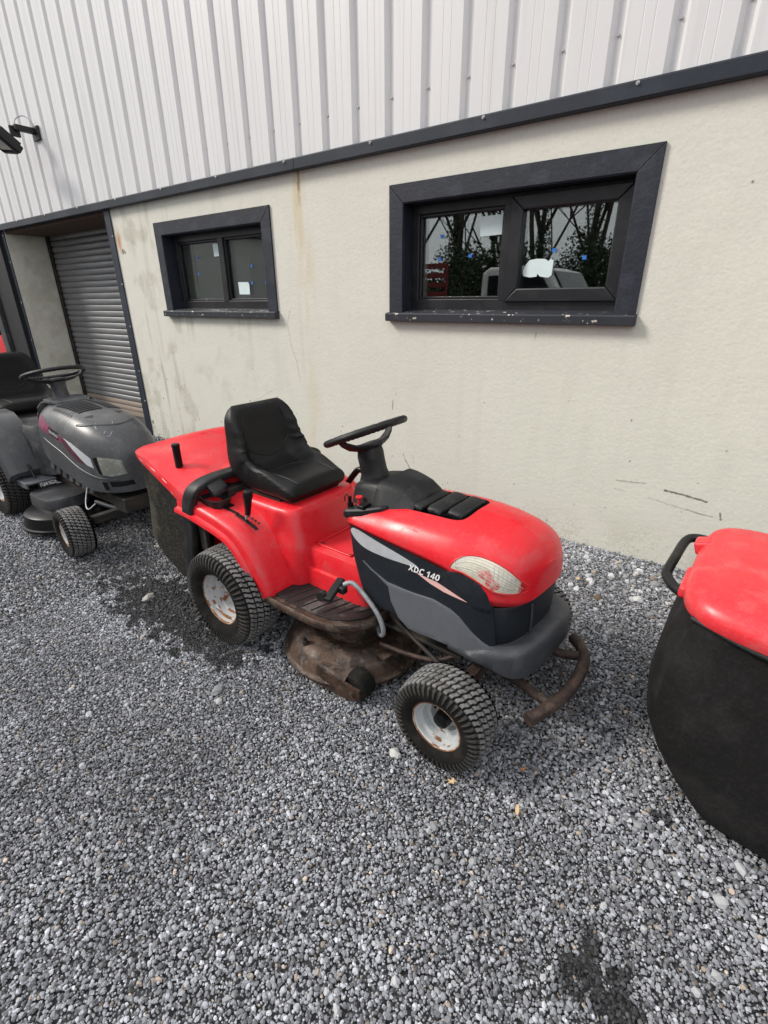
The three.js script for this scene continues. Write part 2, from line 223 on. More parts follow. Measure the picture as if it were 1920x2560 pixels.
    for (const s of seg) { if (x < Math.min(s[0], s[2]) - 0.02 || x > Math.max(s[0], s[2]) + 0.02 || y < Math.min(s[1], s[3]) - 0.02 || y > Math.max(s[1], s[3]) + 0.02) continue; const lx = s[2] - s[0], ly = s[3] - s[1], t = clamp(((x - s[0]) * lx + (y - s[1]) * ly) / (lx * lx + ly * ly)), q = Math.hypot(x - s[0] - t * lx, y - s[1] - t * ly); const a = s[6] * smooth(s[4] * 1.1, s[4] * 0.4, q + s[4] * 0.7 * (n3 - 0.5)); if (a > 0) c = c.map((z, i) => lerp(z, s[5][i], a)); }
    const gr = 0.965 + 0.07 * n3; return c.map((q) => toS(q * gr));
  });
})();
wallTex.wrapS = wallTex.wrapT = THREE.ClampToEdgeWrapping;
const stuccoTex = dtex(512, 512, (u, v) => grey(0.6 * fbm(u * 24, v * 24, 4, 151, 24) + 0.4 * fbm(u * 9, v * 18, 3, 153, 9)), false);
const renderMat = std({ map: rep(wallTex, WW, WH, -WX0 / WW, 0), roughness: 0.93, bumpMap: rep(stuccoTex, 0.34), bumpScale: 0.0016 });
M.trim = std({ map: rep(dirty([0.008, 0.0135, 0.0245], [0.025, 0.033, 0.048], 0.45, 161, 5), 0.8), roughness: 0.5 });
M.paintDark = std({ map: rep(dirty([0.0085, 0.0115, 0.0215], [0.03, 0.036, 0.053], 0.5, 163, 5), 0.5), roughness: 0.6, bumpMap: rep(stuccoTex, 0.3), bumpScale: 0.0015 });
M.upvc = std({ map: rep(dirty([0.011, 0.0115, 0.0145], [0.03, 0.03, 0.033], 0.35, 165), 0.4), roughness: 0.38 });
M.chipped = std({ map: rep(dtex(512, 512, (u, v) => { const k = smooth(0.725, 0.75, fbm(u * 44, v * 44, 5, 167, 44)); return [0.018, 0.021, 0.029].map((b, i) => toS(lerp(b * (0.8 + 0.5 * fbm(u * 8, v * 8, 3, 169, 8)), [0.5, 0.47, 0.4][i], k))); }), 1.13), roughness: 0.62 });
M.bolt = std({ color: lin(0.5, 0.5, 0.5), roughness: 0.35, metalness: 0.6 });
M.washer = std({ color: lin(0.03, 0.03, 0.03), roughness: 0.8 });
const big = { x0: -2.08, x1: -0.535 }, small = { x0: -4.717, x1: -3.178 }, WY0 = 1.342, WY1 = 2.078, BW = 0.104;
{
  const s = poly([[-5.5, -0.25], [4.5, -0.25], [4.5, 2.3], [-5.5, 2.3]]);
  for (const w of [big, small]) { const h = new THREE.Path(); h.moveTo(w.x0 + BW, WY0 + 0.004); h.lineTo(w.x0 + BW, WY1 - BW); h.lineTo(w.x1 - BW, WY1 - BW); h.lineTo(w.x1 - BW, WY0 + 0.004); h.closePath(); s.holes.push(h); }
  obj('wall', ext(s, 0.3, 0, -0.3), renderMat, bld).userData.label = 'cream rendered wall with mildew streaks and a rust run';
  const pierMat = std({ map: rep(dirty([0.62, 0.6, 0.52], [0.4, 0.385, 0.31], 0.4, 171, 7, 512), 1.2), roughness: 0.93, bumpMap: rep(stuccoTex, 0.55), bumpScale: 0.0035 });
  obj('pier', boxUV(box(0.6, 2.55, 0.6, -8.33, 1.02, -0.3)), pierMat, bld).userData.label = 'cream reveal beside the roller shutter';
}
// screw with a washer, looking along +z
const screwGeo = join([new THREE.CylinderGeometry(0.0085, 0.0095, 0.003, 10).rotateX(Math.PI / 2).translate(0, 0, 0.0015), new THREE.CylinderGeometry(0.0045, 0.0052, 0.007, 6).rotateX(Math.PI / 2).translate(0, 0, 0.006)]);
function screw(parent, x, y, z, k = 1) { const m = new THREE.Mesh(screwGeo, M.bolt); m.name = 'screw'; m.position.set(x, y, z); m.scale.setScalar(k); m.castShadow = m.receiveShadow = true; parent.add(m); }
// flashing under the cladding, in two lengths
for (const [a, b] of [[-12, -2.853], [-2.849, 4.5]]) {
  const p = poly([[0, 0], [0.052, -0.006], [0.056, 0.0], [0.056, 0.062], [0.05, 0.068], [-0.01, 0.075], [-0.01, 0.06], [0, 0.05]]);
  const g = ext(p, b - a, 0).rotateY(Math.PI / 2); // extruded along x
  g.rotateY(Math.PI).translate(0, 0, 0); // shape x -> z
  const bb = new THREE.BufferGeometry().copy(g); bb.computeBoundingBox();
  const geo = boxUV(loft([[a], [b]].map(([x]) => [[x, 2.252, -0.03], [x, 2.25, 0.05], [x, 2.254, 0.055], [x, 2.312, 0.057], [x, 2.319, 0.052], [x, 2.325, 0.0], [x, 2.33, -0.03]]), { crease: 0.3 }));
  const f = obj('flashing', geo, M.trim, bld);
  for (let x = -0.69; x > -12; x -= 0.75) if (x > a && x < b) screw(f, x, 2.305, 0.0568); if (b > 0) for (const x of [0.06, 0.81, 1.56]) screw(f, x, 2.305, 0.0568);
}
// cladding: wide crowns, narrow screwed troughs every 0.25 m; one mesh per metre sheet
{
  const cladMat = std({ map: rep(dtex(512, 1024, (u, v) => { const k = 0.95 + 0.07 * fbm(u * 4, v * 3, 4, 181, 4), s = smooth(0.55, 0.8, fbm(u * 60, v * 4, 4, 183, 60)) * 0.06; return [0.7 * k * (1 - s), 0.695 * k * (1 - s), 0.7 * k * (1 - s)].map(toS); }), 2, 4), roughness: 0.42, bumpMap: rep(fineTex, 0.08), bumpScale: 0.0002 });
  const clad = new THREE.Group(); clad.name = 'cladding'; bld.add(clad);
  const P = 0.25, y0 = 2.29, y1 = 6.2, zc = 0.03, dz = 0.029; // crown plane, depth
  // one pitch, from trough centre to the next, x rightwards
  const prof = [[0.0, -dz], [0.015, -dz], [0.033, 0], [0.098, 0], [0.101, -0.0013], [0.104, 0], [0.146, 0], [0.149, -0.0013], [0.152, 0], [0.217, 0], [0.235, -dz]];
  for (let s = -12; s < 5; s++) {
    const xs = -0.567 + s, rows = [[], []];
    for (let k = 0; k < 4; k++) for (const [x, z] of prof) { rows[0].push([xs + k * P + x, y0, zc + z + 0.0006 * (s & 1)]); rows[1].push([xs + k * P + x, y1, zc + z + 0.0006 * (s & 1)]); }
    rows[0].push([xs + 4 * P, y0, zc - dz]); rows[1].push([xs + 4 * P, y1, zc - dz]);
    const back = rows.map((r) => [...r, ...r.slice().reverse().map(([x, y, z]) => [x, y, -0.02])]);
    const m = obj('cladding_panel', boxUV(loft([back[1], back[0]], { crease: 0.2 })), cladMat, clad);
    for (let k = 0; k < 4; k++) for (const y of [2.513, 4.2]) screw(m, xs + k * P, y, zc - dz + 0.0006 * (s & 1));
  }
}
// corner trims beside the shutter, soffit board
{
  const t = obj('corner_trim', [boxUV(box(0.101, 2.27, 0.012, -5.4845, 1.125, 0.007)), boxUV(box(0.012, 2.27, 0.09, -5.529, 1.125, -0.044))], M.trim, bld);
  for (const y of [2.02, 1.587, 1.179, 0.719, 0.395]) screw(t, -5.446, y, 0.013, 0.9);
  const t2 = obj('corner_trim', [boxUV(box(0.1, 2.27, 0.012, -8.09, 1.125, 0.007))], M.trim, bld);
  for (const y of [2.2, 1.9, 1.42, 0.95]) screw(t2, -8.06, y, 0.013, 0.9);
  const wood = std({ map: rep(dtex(256, 512, (u, v) => { const k = fbm(u * 30, v * 3, 4, 191, 30); return [0.05 + 0.06 * k, 0.03 + 0.035 * k, 0.022 + 0.022 * k].map(toS); }), 0.3, 1), roughness: 0.85 });
  obj('soffit_board', boxUV(box(2.51, 0.03, 0.56, -6.775, 2.235, -0.29)), wood, bld);
  obj('lintel', boxUV(box(2.51, 0.5, 0.06, -6.775, 2.72, -0.56)), M.darkMetal, bld);
}
// roller shutter: curved slats in two guides
{
  const sh = new THREE.Group(); sh.name = 'roller_shutter'; bld.add(sh);
  const mats = [0, 1, 2].map((k) => std({ map: rep(dtex(512, 128, (u, v) => { const n = fbm(u * 8 + k * 3, v * 3, 5, 201 + k, 0), r = smooth(0.6, 0.75, fbm(u * 14, v * 4, 4, 205 + k)); return [0.27, 0.275, 0.285].map((b, i) => toS(lerp(b * (0.75 + 0.4 * n), [0.3, 0.22, 0.17][i], 0.35 * r))); }), 2.5, 0.3), roughness: 0.42, metalness: 0.55 }));
  const bottomMat = std({ map: rep(dtex(512, 128, (u, v) => { const n = fbm(u * 9, v * 3, 5, 211); return [0.2 + 0.12 * n, 0.165 + 0.1 * n, 0.14 + 0.08 * n].map(toS); }), 2.5, 0.3), roughness: 0.8 });
  const p = []; for (let i = 0; i <= 9; i++) { const a = -0.5 + i / 9; p.push([a * 0.0665, 0.0145 * Math.sqrt(Math.max(0, 1 - (a * 2) ** 2 * 0.92))]); } p.push([0.037, -0.004], [0.0385, -0.008], [-0.0335, -0.008]);
  const g = boxUV(loft([-7.99, -5.54].map((x) => p.map(([y, z]) => [x, y, z])), { crease: 0.5 }));
  for (let k = 0; k < 32; k++) { const m = obj('slat', g, k < 2 ? bottomMat : mats[k % 3], sh); m.position.set(0, 0.07 + k * 0.0712, -0.5); }
  obj('added_backing', box(2.5, 2.5, 0.03, -6.77, 1.2, -0.56), M.darkMetal, sh); obj('bottom_rail', boxUV(box(2.45, 0.05, 0.03, -6.765, 0.012, -0.497, 0.004)), bottomMat, sh);  // unseen backing sheet, added to stop daylight leaking between the slats
  for (const x of [-7.985, -5.56]) obj('guide_rail', [boxUV(box(0.05, 2.25, 0.012, x, 1.11, -0.47)), boxUV(box(0.012, 2.25, 0.07, x + 0.025 * Math.sign(x + 6.7), 1.11, -0.49))], M.darkMetal, sh);
}
// black panelled bay and red door further along
{
  const blackMat = std({ map: rep(dirty([0.004, 0.0042, 0.005], [0.012, 0.012, 0.013], 0.4, 215), 0.8), roughness: 0.6 });
  obj('black_panel', boxUV(box(0.5, 2.27, 0.05, -8.39, 1.125, 0.028)), blackMat, bld);
  obj('door_post', boxUV(box(0.17, 2.27, 0.1, -8.735, 1.125, 0.05, 0.01)), M.greyDark, bld);
  const d = obj('door', boxUV(box(1.6, 2.2, 0.05, -9.64, 1.1, 0.03)), M.red, bld); d.userData.label = 'red door at the end of the wall'; for (const y of [0.5, 1.1, 1.7]) obj('door_rail', boxUV(box(1.5, 0.06, 0.02, -9.64, y, 0.064, 0.006)), M.red, d); obj('handle', box(0.03, 0.12, 0.04, -8.95, 1.05, 0.075, 0.008), M.blackPlastic, d);
  obj('end_wall', boxUV(box(2, 2.5, 0.3, -11.5, 1.0, -0.15)), renderMat, bld);
}
// windows
const paper = std({ map: rep(dtex(128, 128, (u, v) => { const n = fbm(u * 5, v * 5, 4, 221, 5); return [0.62 + 0.08 * n, 0.74 + 0.08 * n, 0.75 + 0.07 * n].map(toS); }), 0.2), roughness: 0.8 });
const blueTape = std({ color: lin(0.02, 0.16, 0.55), roughness: 0.7 });
M.glass = phy({ color: lin(0.9, 0.93, 0.92), roughness: 0.004, transmission: 1, thickness: 0, ior: 1.9 });
function makeWindow(w, sashRight, label) {
  const g = new THREE.Group(); g.name = 'window'; g.userData.label = label; bld.add(g);
  const x0 = w.x0, x1 = w.x1, i0 = x0 + BW, i1 = x1 - BW, it = WY1 - BW, sy = WY0;
  // painted plaster band round the opening, mitred
  const band = [[[x0, WY1], [x1, WY1], [i1, it], [i0, it]], [[x0, WY1 - 0.0012], [i0 - 0.001, it - 0.001], [i0 - 0.001, sy], [x0, sy]], [[x1, WY1 - 0.0012], [x1, sy], [i1 + 0.001, sy], [i1 + 0.001, it - 0.001]]];
  for (const b of band) { const q = ext(poly(b), 0.014, 0.003, 0.0005); obj('surround', q, M.paintDark, g); }
  // dark painted reveals
  obj('reveal', [boxUV(box(0.006, it - sy, 0.15, i0 + 0.001, (it + sy) / 2, -0.066)), boxUV(box(0.006, it - sy, 0.15, i1 - 0.001, (it + sy) / 2, -0.066)), boxUV(box(i1 - i0, 0.006, 0.15, (i0 + i1) / 2, it - 0.001, -0.066))], M.paintDark, g);
  // sill, sloping outwards, chipped
  const sl = loft([x0 - 0.012, x0 - 0.008, x1 + 0.004, x1 + 0.008].map((x, i) => { const k = i === 0 || i === 3 ? 0.004 : 0; return [[x, 1.290 + k, -0.02], [x, 1.290 + k, 0.044 - k], [x, 1.294 + k, 0.05 - k], [x, 1.334 - k, 0.051 - k], [x, 1.34 - k, 0.046 - k], [x, 1.3455, 0.0], [x, 1.3455, -0.02]]; }), { crease: 0.4 });
  obj('sill', [boxUV(sl), boxUV(loft([i0 + 0.001, i1 - 0.001].map((x) => [[x, 1.335, 0.0], [x, 1.3458, 0.003], [x, 1.366, -0.13], [x, 1.33, -0.13]]), { crease: 0.3 }))], M.chipped, g);
  // frame
  const fz = -0.125, fd = 0.07, fy0 = 1.352, fy1 = it - 0.003, fx0 = i0 + 0.003, fx1 = i1 - 0.003, fw = 0.056, mx = x0 + (sashRight ? 0.772 : 0.79);
  const rail = (xa, xb, ya, yb, z, d, bev) => box(xb - xa, yb - ya, d, (xa + xb) / 2, (ya + yb) / 2, z, bev);
  const fr = (n, a) => obj(n, boxUV(a), M.upvc, g);
  fr('frame', rail(fx0, fx1, fy0, fy0 + 0.072, fz, fd, 0.005)); fr('frame', rail(fx0, fx1, fy1 - fw, fy1, fz, fd, 0.005)); fr('frame', rail(fx0, fx0 + fw, fy0 + 0.06, fy1 - 0.05, fz + 0.001, fd, 0.005)); fr('frame', rail(fx1 - fw, fx1, fy0 + 0.06, fy1 - 0.05, fz + 0.001, fd, 0.005)); fr('mullion', rail(mx - 0.034, mx + 0.034, fy0 + 0.06, fy1 - 0.05, fz + 0.002, fd, 0.006));
  const ga = [fx0 + fw, mx - 0.034, fy0 + 0.072, fy1 - fw], gb = [mx + 0.034, fx1 - fw, fy0 + 0.072, fy1 - fw];
  const bead = (a, z) => { for (const q of [[a[0], a[1], a[2], a[2] + 0.016], [a[0], a[1], a[3] - 0.016, a[3]], [a[0], a[0] + 0.014, a[2] + 0.015, a[3] - 0.015], [a[1] - 0.014, a[1], a[2] + 0.015, a[3] - 0.015]]) obj('glazing_bead', boxUV(rail(q[0], q[1], q[2], q[3], z, 0.02, 0.004)), M.upvc, g); };
  const pane = (a, z) => obj('pane', box(a[1] - a[0] + 0.01, a[3] - a[2] + 0.01, 0.004, (a[0] + a[1]) / 2, (a[2] + a[3]) / 2, z), M.glass, g), pane2 = (a, z) => { pane(a, z); pane(a, z - 0.02); };
  bead(ga, fz + 0.012); pane2(ga, fz - 0.004);
  if (sashRight) { // opening sash stands proud
    const s = [mx + 0.012, fx1 - 0.012, fy0 + 0.055, fy1 - 0.02], sw = 0.072, z = fz + 0.03;
    const mit = (pts) => obj('sash', boxUV(ext(poly(pts), 0.05, 0.008, z - 0.025)), M.upvc, g);
    mit([[s[0], s[2]], [s[1], s[2]], [s[1] - sw, s[2] + sw], [s[0] + sw, s[2] + sw]]); mit([[s[0], s[3]], [s[0] + sw, s[3] - sw], [s[1] - sw, s[3] - sw], [s[1], s[3]]]); mit([[s[0], s[2]], [s[0] + sw, s[2] + sw], [s[0] + sw, s[3] - sw], [s[0], s[3]]]); mit([[s[1], s[2]], [s[1], s[3]], [s[1] - sw, s[3] - sw], [s[1] - sw, s[2] + sw]]);
    pane2([s[0] + sw, s[1] - sw, s[2] + sw, s[3] - sw], z - 0.012);
  } else { bead(gb, fz + 0.012); pane2(gb, fz - 0.004); }
  return { g, z: fz };
}
function sticker(g, pts, z, m = paper, n = 'paper_label') { obj(n, boxUV(ext(poly(pts), 0.0008, 0, z)), m, g); }
const sq = (x0, y0, x1, y1, j = 0.003) => [[x0 + j, y0], [x1, y0 + j], [x1 - j, y1], [x0, y1 - j]];
{
  const a = makeWindow(big, true, 'dark framed window with an opening sash and a torn paper label');
  sticker(a.g, sq(-1.505, 1.77, -1.352, 1.878), a.z + 0.002);
  sticker(a.g, [[-1.2, 1.545], [-1.16, 1.537], [-1.12, 1.54], [-1.115, 1.555], [-1.1, 1.54], [-1.05, 1.533], [-1.033, 1.545], [-1.03, 1.62], [-1.045, 1.629], [-1.06, 1.618], [-1.08, 1.63], [-1.13, 1.633], [-1.17, 1.628], [-1.19, 1.605], [-1.204, 1.575]], a.z + 0.0205);
  for (const [x, y, z] of [[-1.767, 1.788, 0.002], [-1.781, 1.661, 0.002], [-1.562, 1.67, 0.002], [-1.034, 1.671, 0.0205], [-0.863, 1.627, 0.0205]]) sticker(a.g, sq(x - 0.012, y - 0.011, x + 0.012, y + 0.011, 0.002), a.z + z, blueTape, 'blue_tape');
  const b = makeWindow(small, false, 'dark framed two-pane window with square paper labels');
  sticker(b.g, sq(-4.07, 1.783, -3.955, 1.885), b.z + 0.002); sticker(b.g, [[-3.782, 1.475], [-3.645, 1.473], [-3.642, 1.555], [-3.66, 1.57], [-3.785, 1.572]], b.z + 0.002);
  for (const [x, y] of [[-4.314, 1.785], [-4.33, 1.655], [-3.59, 1.692], [-3.603, 1.562], [-3.43, 1.564]]) sticker(b.g, sq(x - 0.011, y - 0.012, x + 0.011, y + 0.012, 0.002), b.z + 0.002, blueTape, 'blue_tape');
  // the room behind
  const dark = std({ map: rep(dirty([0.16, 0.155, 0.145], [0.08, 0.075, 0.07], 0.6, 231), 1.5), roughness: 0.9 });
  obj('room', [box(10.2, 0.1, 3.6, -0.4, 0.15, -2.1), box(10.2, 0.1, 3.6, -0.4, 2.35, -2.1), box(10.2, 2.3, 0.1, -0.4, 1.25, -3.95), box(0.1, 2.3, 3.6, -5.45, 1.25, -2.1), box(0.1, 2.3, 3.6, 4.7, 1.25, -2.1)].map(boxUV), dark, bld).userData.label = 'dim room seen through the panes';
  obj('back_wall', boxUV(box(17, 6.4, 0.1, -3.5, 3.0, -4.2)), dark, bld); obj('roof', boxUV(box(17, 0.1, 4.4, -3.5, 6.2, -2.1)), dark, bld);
}
{ // white board and pipe inside, behind the small window
  const t = thing('board', 'pale board leaning inside the room behind the two-pane window', 'board', [-4.85, 0.2, -0.75], 0.2); obj('sheet', box(0.7, 1.65, 0.02, 0, 0.83, 0, 0, -0.1), std({ color: lin(0.6, 0.6, 0.58), roughness: 0.7 }), t); obj('batten', box(0.08, 1.8, 0.04, -0.5, 0.9, 0.02, 0, -0.1), std({ color: lin(0.4, 0.39, 0.36), roughness: 0.8 }), t);
}
// ---------- floodlight on a bracket ----------
{
  const t = thing('floodlight', 'black floodlight with a hooded visor on a bracket on the white cladding', 'floodlight', [-6.5, 3.02, 0.03]);
  const m = std({ color: lin(0.005, 0.005, 0.0055), roughness: 0.5 });
  obj('wall_plate', box(0.14, 0.12, 0.02, 0.02, -0.01, 0.011, 0.004), m, t); obj('arm', [box(0.06, 0.05, 0.2, 0.0, 0.01, 0.1, 0.006), box(0.03, 0.09, 0.09, -0.03, -0.02, 0.19, 0.006)], m, t);
  const body = obj('housing', [box(0.36, 0.06, 0.24, 0, 0, 0, 0.012), ...[-0.12, -0.06, 0, 0.06, 0.12].map((x) => box(0.012, 0.03, 0.2, x, 0.042, 0, 0.003))], m, t); body.position.set(-0.03, -0.12, 0.32); body.rotation.set(-0.62, 0.1, -0.12); body.scale.set(0.9, 1.2, 0.95);
  obj('lens', box(0.26, 0.004, 0.15, -0.02, -0.033, 0.01), std({ color: lin(0.35, 0.38, 0.33), roughness: 0.12 }), body); obj('bezel', [box(0.33, 0.012, 0.02, 0, -0.034, 0.1), box(0.33, 0.012, 0.02, 0, -0.034, -0.1), box(0.02, 0.012, 0.2, 0.15, -0.034, 0), box(0.02, 0.012, 0.2, -0.16, -0.034, 0)], m, body);
  obj('cable', tube([[-0.05, 0.02, 0.18], [-0.07, 0.1, 0.14], [-0.02, 0.13, 0.08], [0.05, 0.08, 0.05], [0.05, 0.03, 0.03]], 0.006, 20, 6), std({ color: lin(0.5, 0.5, 0.5), roughness: 0.6 }), t);
}
// ---------- gravel: loose crushed stones over the ground sheet ----------
{
  const R = rng(77), geos = [];
  for (let k = 0; k < 7; k++) { // angular chips
    const g0 = mergeVertices((() => { const q = new THREE.IcosahedronGeometry(0.5, k < 6 ? 0 : 1); q.deleteAttribute('normal'); q.deleteAttribute('uv'); return q; })());
    const p = g0.attributes.position, sy = 0.5 + R() * 0.25, sx = 0.9 + R() * 0.45, sz = 0.7 + R() * 0.25;
    for (let i = 0; i < p.count; i++) { const s = k < 6 ? 0.7 + R() * 0.6 : 0.82 + R() * 0.36; p.setXYZ(i, p.getX(i) * s * sx, p.getY(i) * s * sy, p.getZ(i) * s * sz); }
    geos.push(toCreasedNormals(g0.toNonIndexed(), 0.35));
  }
  const darkPatch = (x, z) => { // damp spots, and broad patches of darker stone beside and under the mowers
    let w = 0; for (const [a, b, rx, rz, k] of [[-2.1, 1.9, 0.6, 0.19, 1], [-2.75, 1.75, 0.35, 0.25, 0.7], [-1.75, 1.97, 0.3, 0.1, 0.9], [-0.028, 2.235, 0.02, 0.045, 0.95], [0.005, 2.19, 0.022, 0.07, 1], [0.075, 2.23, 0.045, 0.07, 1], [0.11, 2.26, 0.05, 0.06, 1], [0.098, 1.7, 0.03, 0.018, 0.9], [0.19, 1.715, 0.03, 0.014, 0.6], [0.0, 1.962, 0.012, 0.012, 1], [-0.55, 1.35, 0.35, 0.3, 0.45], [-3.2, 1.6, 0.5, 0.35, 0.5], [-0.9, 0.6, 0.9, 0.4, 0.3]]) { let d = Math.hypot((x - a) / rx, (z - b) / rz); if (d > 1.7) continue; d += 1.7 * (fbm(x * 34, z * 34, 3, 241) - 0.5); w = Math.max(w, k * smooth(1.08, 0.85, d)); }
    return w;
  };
  const stone = std({ color: 0xffffff, roughness: 0.88, bumpMap: null });
  const lists = geos.map(() => []), m4 = new THREE.Matrix4(), q = new THREE.Quaternion(), e = new THREE.Euler(), c = new THREE.Color();
  const add = (x, y, z, s, flat, col) => { e.set((R() - 0.5) * flat, R() * 6.283, (R() - 0.5) * flat); q.setFromEuler(e); m4.compose(V(x, y, z), q, V(s * (0.85 + R() * 0.3), s * (0.85 + R() * 0.3), s * (0.85 + R() * 0.3))); lists[Math.floor(R() * geos.length)].push([m4.clone(), col]); };
  const tone = (x, z) => {
    const r = R(), big = fbm(x * 1.6 + 20, z * 1.6 + 20, 4, 243); let v = r < 0.3 ? 0.095 + R() * 0.1 : r < 0.86 ? 0.19 + R() * 0.19 : 0.37 + R() * 0.22; v *= 0.58 + 0.84 * big; v *= 1 - 0.84 * darkPatch(x, z); const h = R(); return h < 0.03 ? [v * 1.15, v * 0.95, v * 0.78] : [v * 0.955, v * 0.985, v * (1.04 + 0.06 * R())];
  };
  // density follows what the yard shows: fine near the camera, coarser far off
  const patch = (x0, x1, z0, z1, sp, lo, hi, y) => { for (let x = x0; x < x1; x += sp) for (let z = z0; z < z1; z += sp) { const px = x + (R() - 0.5) * sp * 1.3, pz = z + (R() - 0.5) * sp * 1.3, u = R(); const s = lo + (hi - lo) * u * u * u; add(px, y + (R() - 0.5) * 0.005, pz, s, 1.1, tone(px, pz)); } };
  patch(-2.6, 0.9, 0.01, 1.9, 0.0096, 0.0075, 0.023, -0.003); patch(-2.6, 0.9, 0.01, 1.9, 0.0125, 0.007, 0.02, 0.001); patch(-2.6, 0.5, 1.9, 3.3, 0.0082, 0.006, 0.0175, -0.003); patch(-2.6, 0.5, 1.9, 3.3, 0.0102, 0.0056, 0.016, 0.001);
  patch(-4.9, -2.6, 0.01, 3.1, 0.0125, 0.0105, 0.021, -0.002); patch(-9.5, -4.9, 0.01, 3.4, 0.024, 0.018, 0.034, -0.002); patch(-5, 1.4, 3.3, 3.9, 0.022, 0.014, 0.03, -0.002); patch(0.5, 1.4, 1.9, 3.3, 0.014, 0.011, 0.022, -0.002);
  // larger pieces, more of them along the wall
  for (let i = 0; i < 1100; i++) { const x = -4.6 + R() * 5.1, z = 0.05 + R() * 2.8, s = 0.014 + R() * R() * 0.022, v = 0.18 + R() * 0.26; const k = 1 - 0.7 * darkPatch(x, z); add(x, 0.003, z, s, 0.6, [v * 0.98 * k, v * k, v * 1.03 * k]); }
  for (let i = 0; i < 520; i++) { const x = -1.3 + R() * 2.3, z = 0.03 + Math.abs(R() + R() - 1) * 0.75 + R() * 0.15, s = 0.022 + R() * R() * 0.035, v = 0.2 + R() * 0.38; add(x, 0.004, z, s, 0.7, R() < 0.06 ? [v * 0.8, v * 0.66, v * 0.52] : [v * 0.98, v, v * 1.03]); }
  geos.forEach((g, k) => {
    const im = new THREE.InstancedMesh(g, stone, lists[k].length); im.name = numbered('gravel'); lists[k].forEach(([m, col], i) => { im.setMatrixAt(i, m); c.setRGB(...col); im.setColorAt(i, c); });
    im.castShadow = im.receiveShadow = true; im.userData = { label: 'loose grey crushed stone gravel covering the yard', kind: 'stuff' }; scene.add(im);
  });
  console.log('gravel', lists.reduce((a, l) => a + l.length, 0));
  // a few dry leaves and pale stones lying on top
  const leafMat = std({ color: lin(0.36, 0.17, 0.07), roughness: 0.8 }), leafPale = std({ color: lin(0.55, 0.4, 0.22), roughness: 0.8 });
  const leaf = (label, x, z, s, turn, mat, lobes) => {
    const pts = []; for (let i = 0; i < 28; i++) { const a = i / 28 * Math.PI * 2, r = 0.5 + (lobes ? 0.22 * Math.cos(a * lobes) : 0) ; pts.push([Math.cos(a) * r * 1.5, Math.sin(a) * r * (lobes ? 1 : 0.55)]); }
    let g = new THREE.ExtrudeGeometry(poly(pts), { depth: 0.02, bevelEnabled: false }); g = new TessellateModifier(0.25, 4).modify(g.toNonIndexed()); warp(g, (v) => { v.z += 0.25 * v.y * v.y + 0.12 * Math.sin(v.x * 3); }); g.deleteAttribute('normal'); g.computeVertexNormals(); g.rotateX(-Math.PI / 2);
    const t = thing('dry_leaf', label, 'leaf', [x, 0.012, z], turn); const b = obj('blade', g.clone().scale(s, s, s), mat, t); obj('stalk', tube([[-0.7 * s, 0.1 * s, 0], [-1.1 * s, 0.12 * s, 0.05 * s], [-1.5 * s, 0.05 * s, 0.02 * s]], 0.035 * s, 6, 5), mat, t);
  };
  leaf('crumpled pale brown leaf on the gravel in front of the bumper bar', -0.47, 1.965, 0.016, 0.5, leafPale, 5);
  leaf('long tan leaf curled on the gravel near the black grass bag', -0.265, 1.935, 0.022, 1.9, leafPale, 0);
  leaf('small rust brown leaf beside the long tan leaf', -0.3, 1.79, 0.012, 1.2, leafMat, 3);
  leaf('small yellow leaf on the stones at the foot of the wall', -0.71, 0.2, 0.018, 0.3, std({ color: lin(0.6, 0.55, 0.2), roughness: 0.8 }), 4);
  leaf('pale cream leaf among larger stones by the wall', -0.5, 0.47, 0.018, 0.9, leafPale, 4);
  const rock = (label, x, z, s, col, seed) => { const r2 = rng(seed), g0 = mergeVertices((() => { const a = new THREE.IcosahedronGeometry(0.5, 1); a.deleteAttribute('normal'); a.deleteAttribute('uv'); return a; })()); const p = g0.attributes.position; for (let i = 0; i < p.count; i++) { const k = 0.8 + r2() * 0.4; p.setXYZ(i, p.getX(i) * k * s[0], p.getY(i) * k * s[1], p.getZ(i) * k * s[2]); } const m = obj('stone', toCreasedNormals(g0.toNonIndexed(), 0.4), std({ color: lin(...col), roughness: 0.85 })); m.position.set(x, 0.008, z); m.rotation.y = seed; tag(m, label, 'stone'); };
  rock('pale stone on the gravel under the front tyre edge', -0.68, 1.98, [0.045, 0.03, 0.035], [0.45, 0.45, 0.44], 3);
  rock('flat grey slate flake on open gravel left of the front tyre', -1.42, 2.14, [0.06, 0.02, 0.04], [0.2, 0.21, 0.215], 5);
  rock('lumpy off-white stone on dark gravel beside the fabric bag', -2.27, 1.93, [0.07, 0.035, 0.04], [0.4, 0.39, 0.35], 8);
  rock('brown rounded stone among grey stones by the wall', -0.36, 0.6, [0.045, 0.035, 0.04], [0.12, 0.085, 0.055], 12);
  rock('large white stone by the wall near the bag handle', -0.19, 0.5, [0.06, 0.04, 0.05], [0.5, 0.5, 0.5], 15);
}
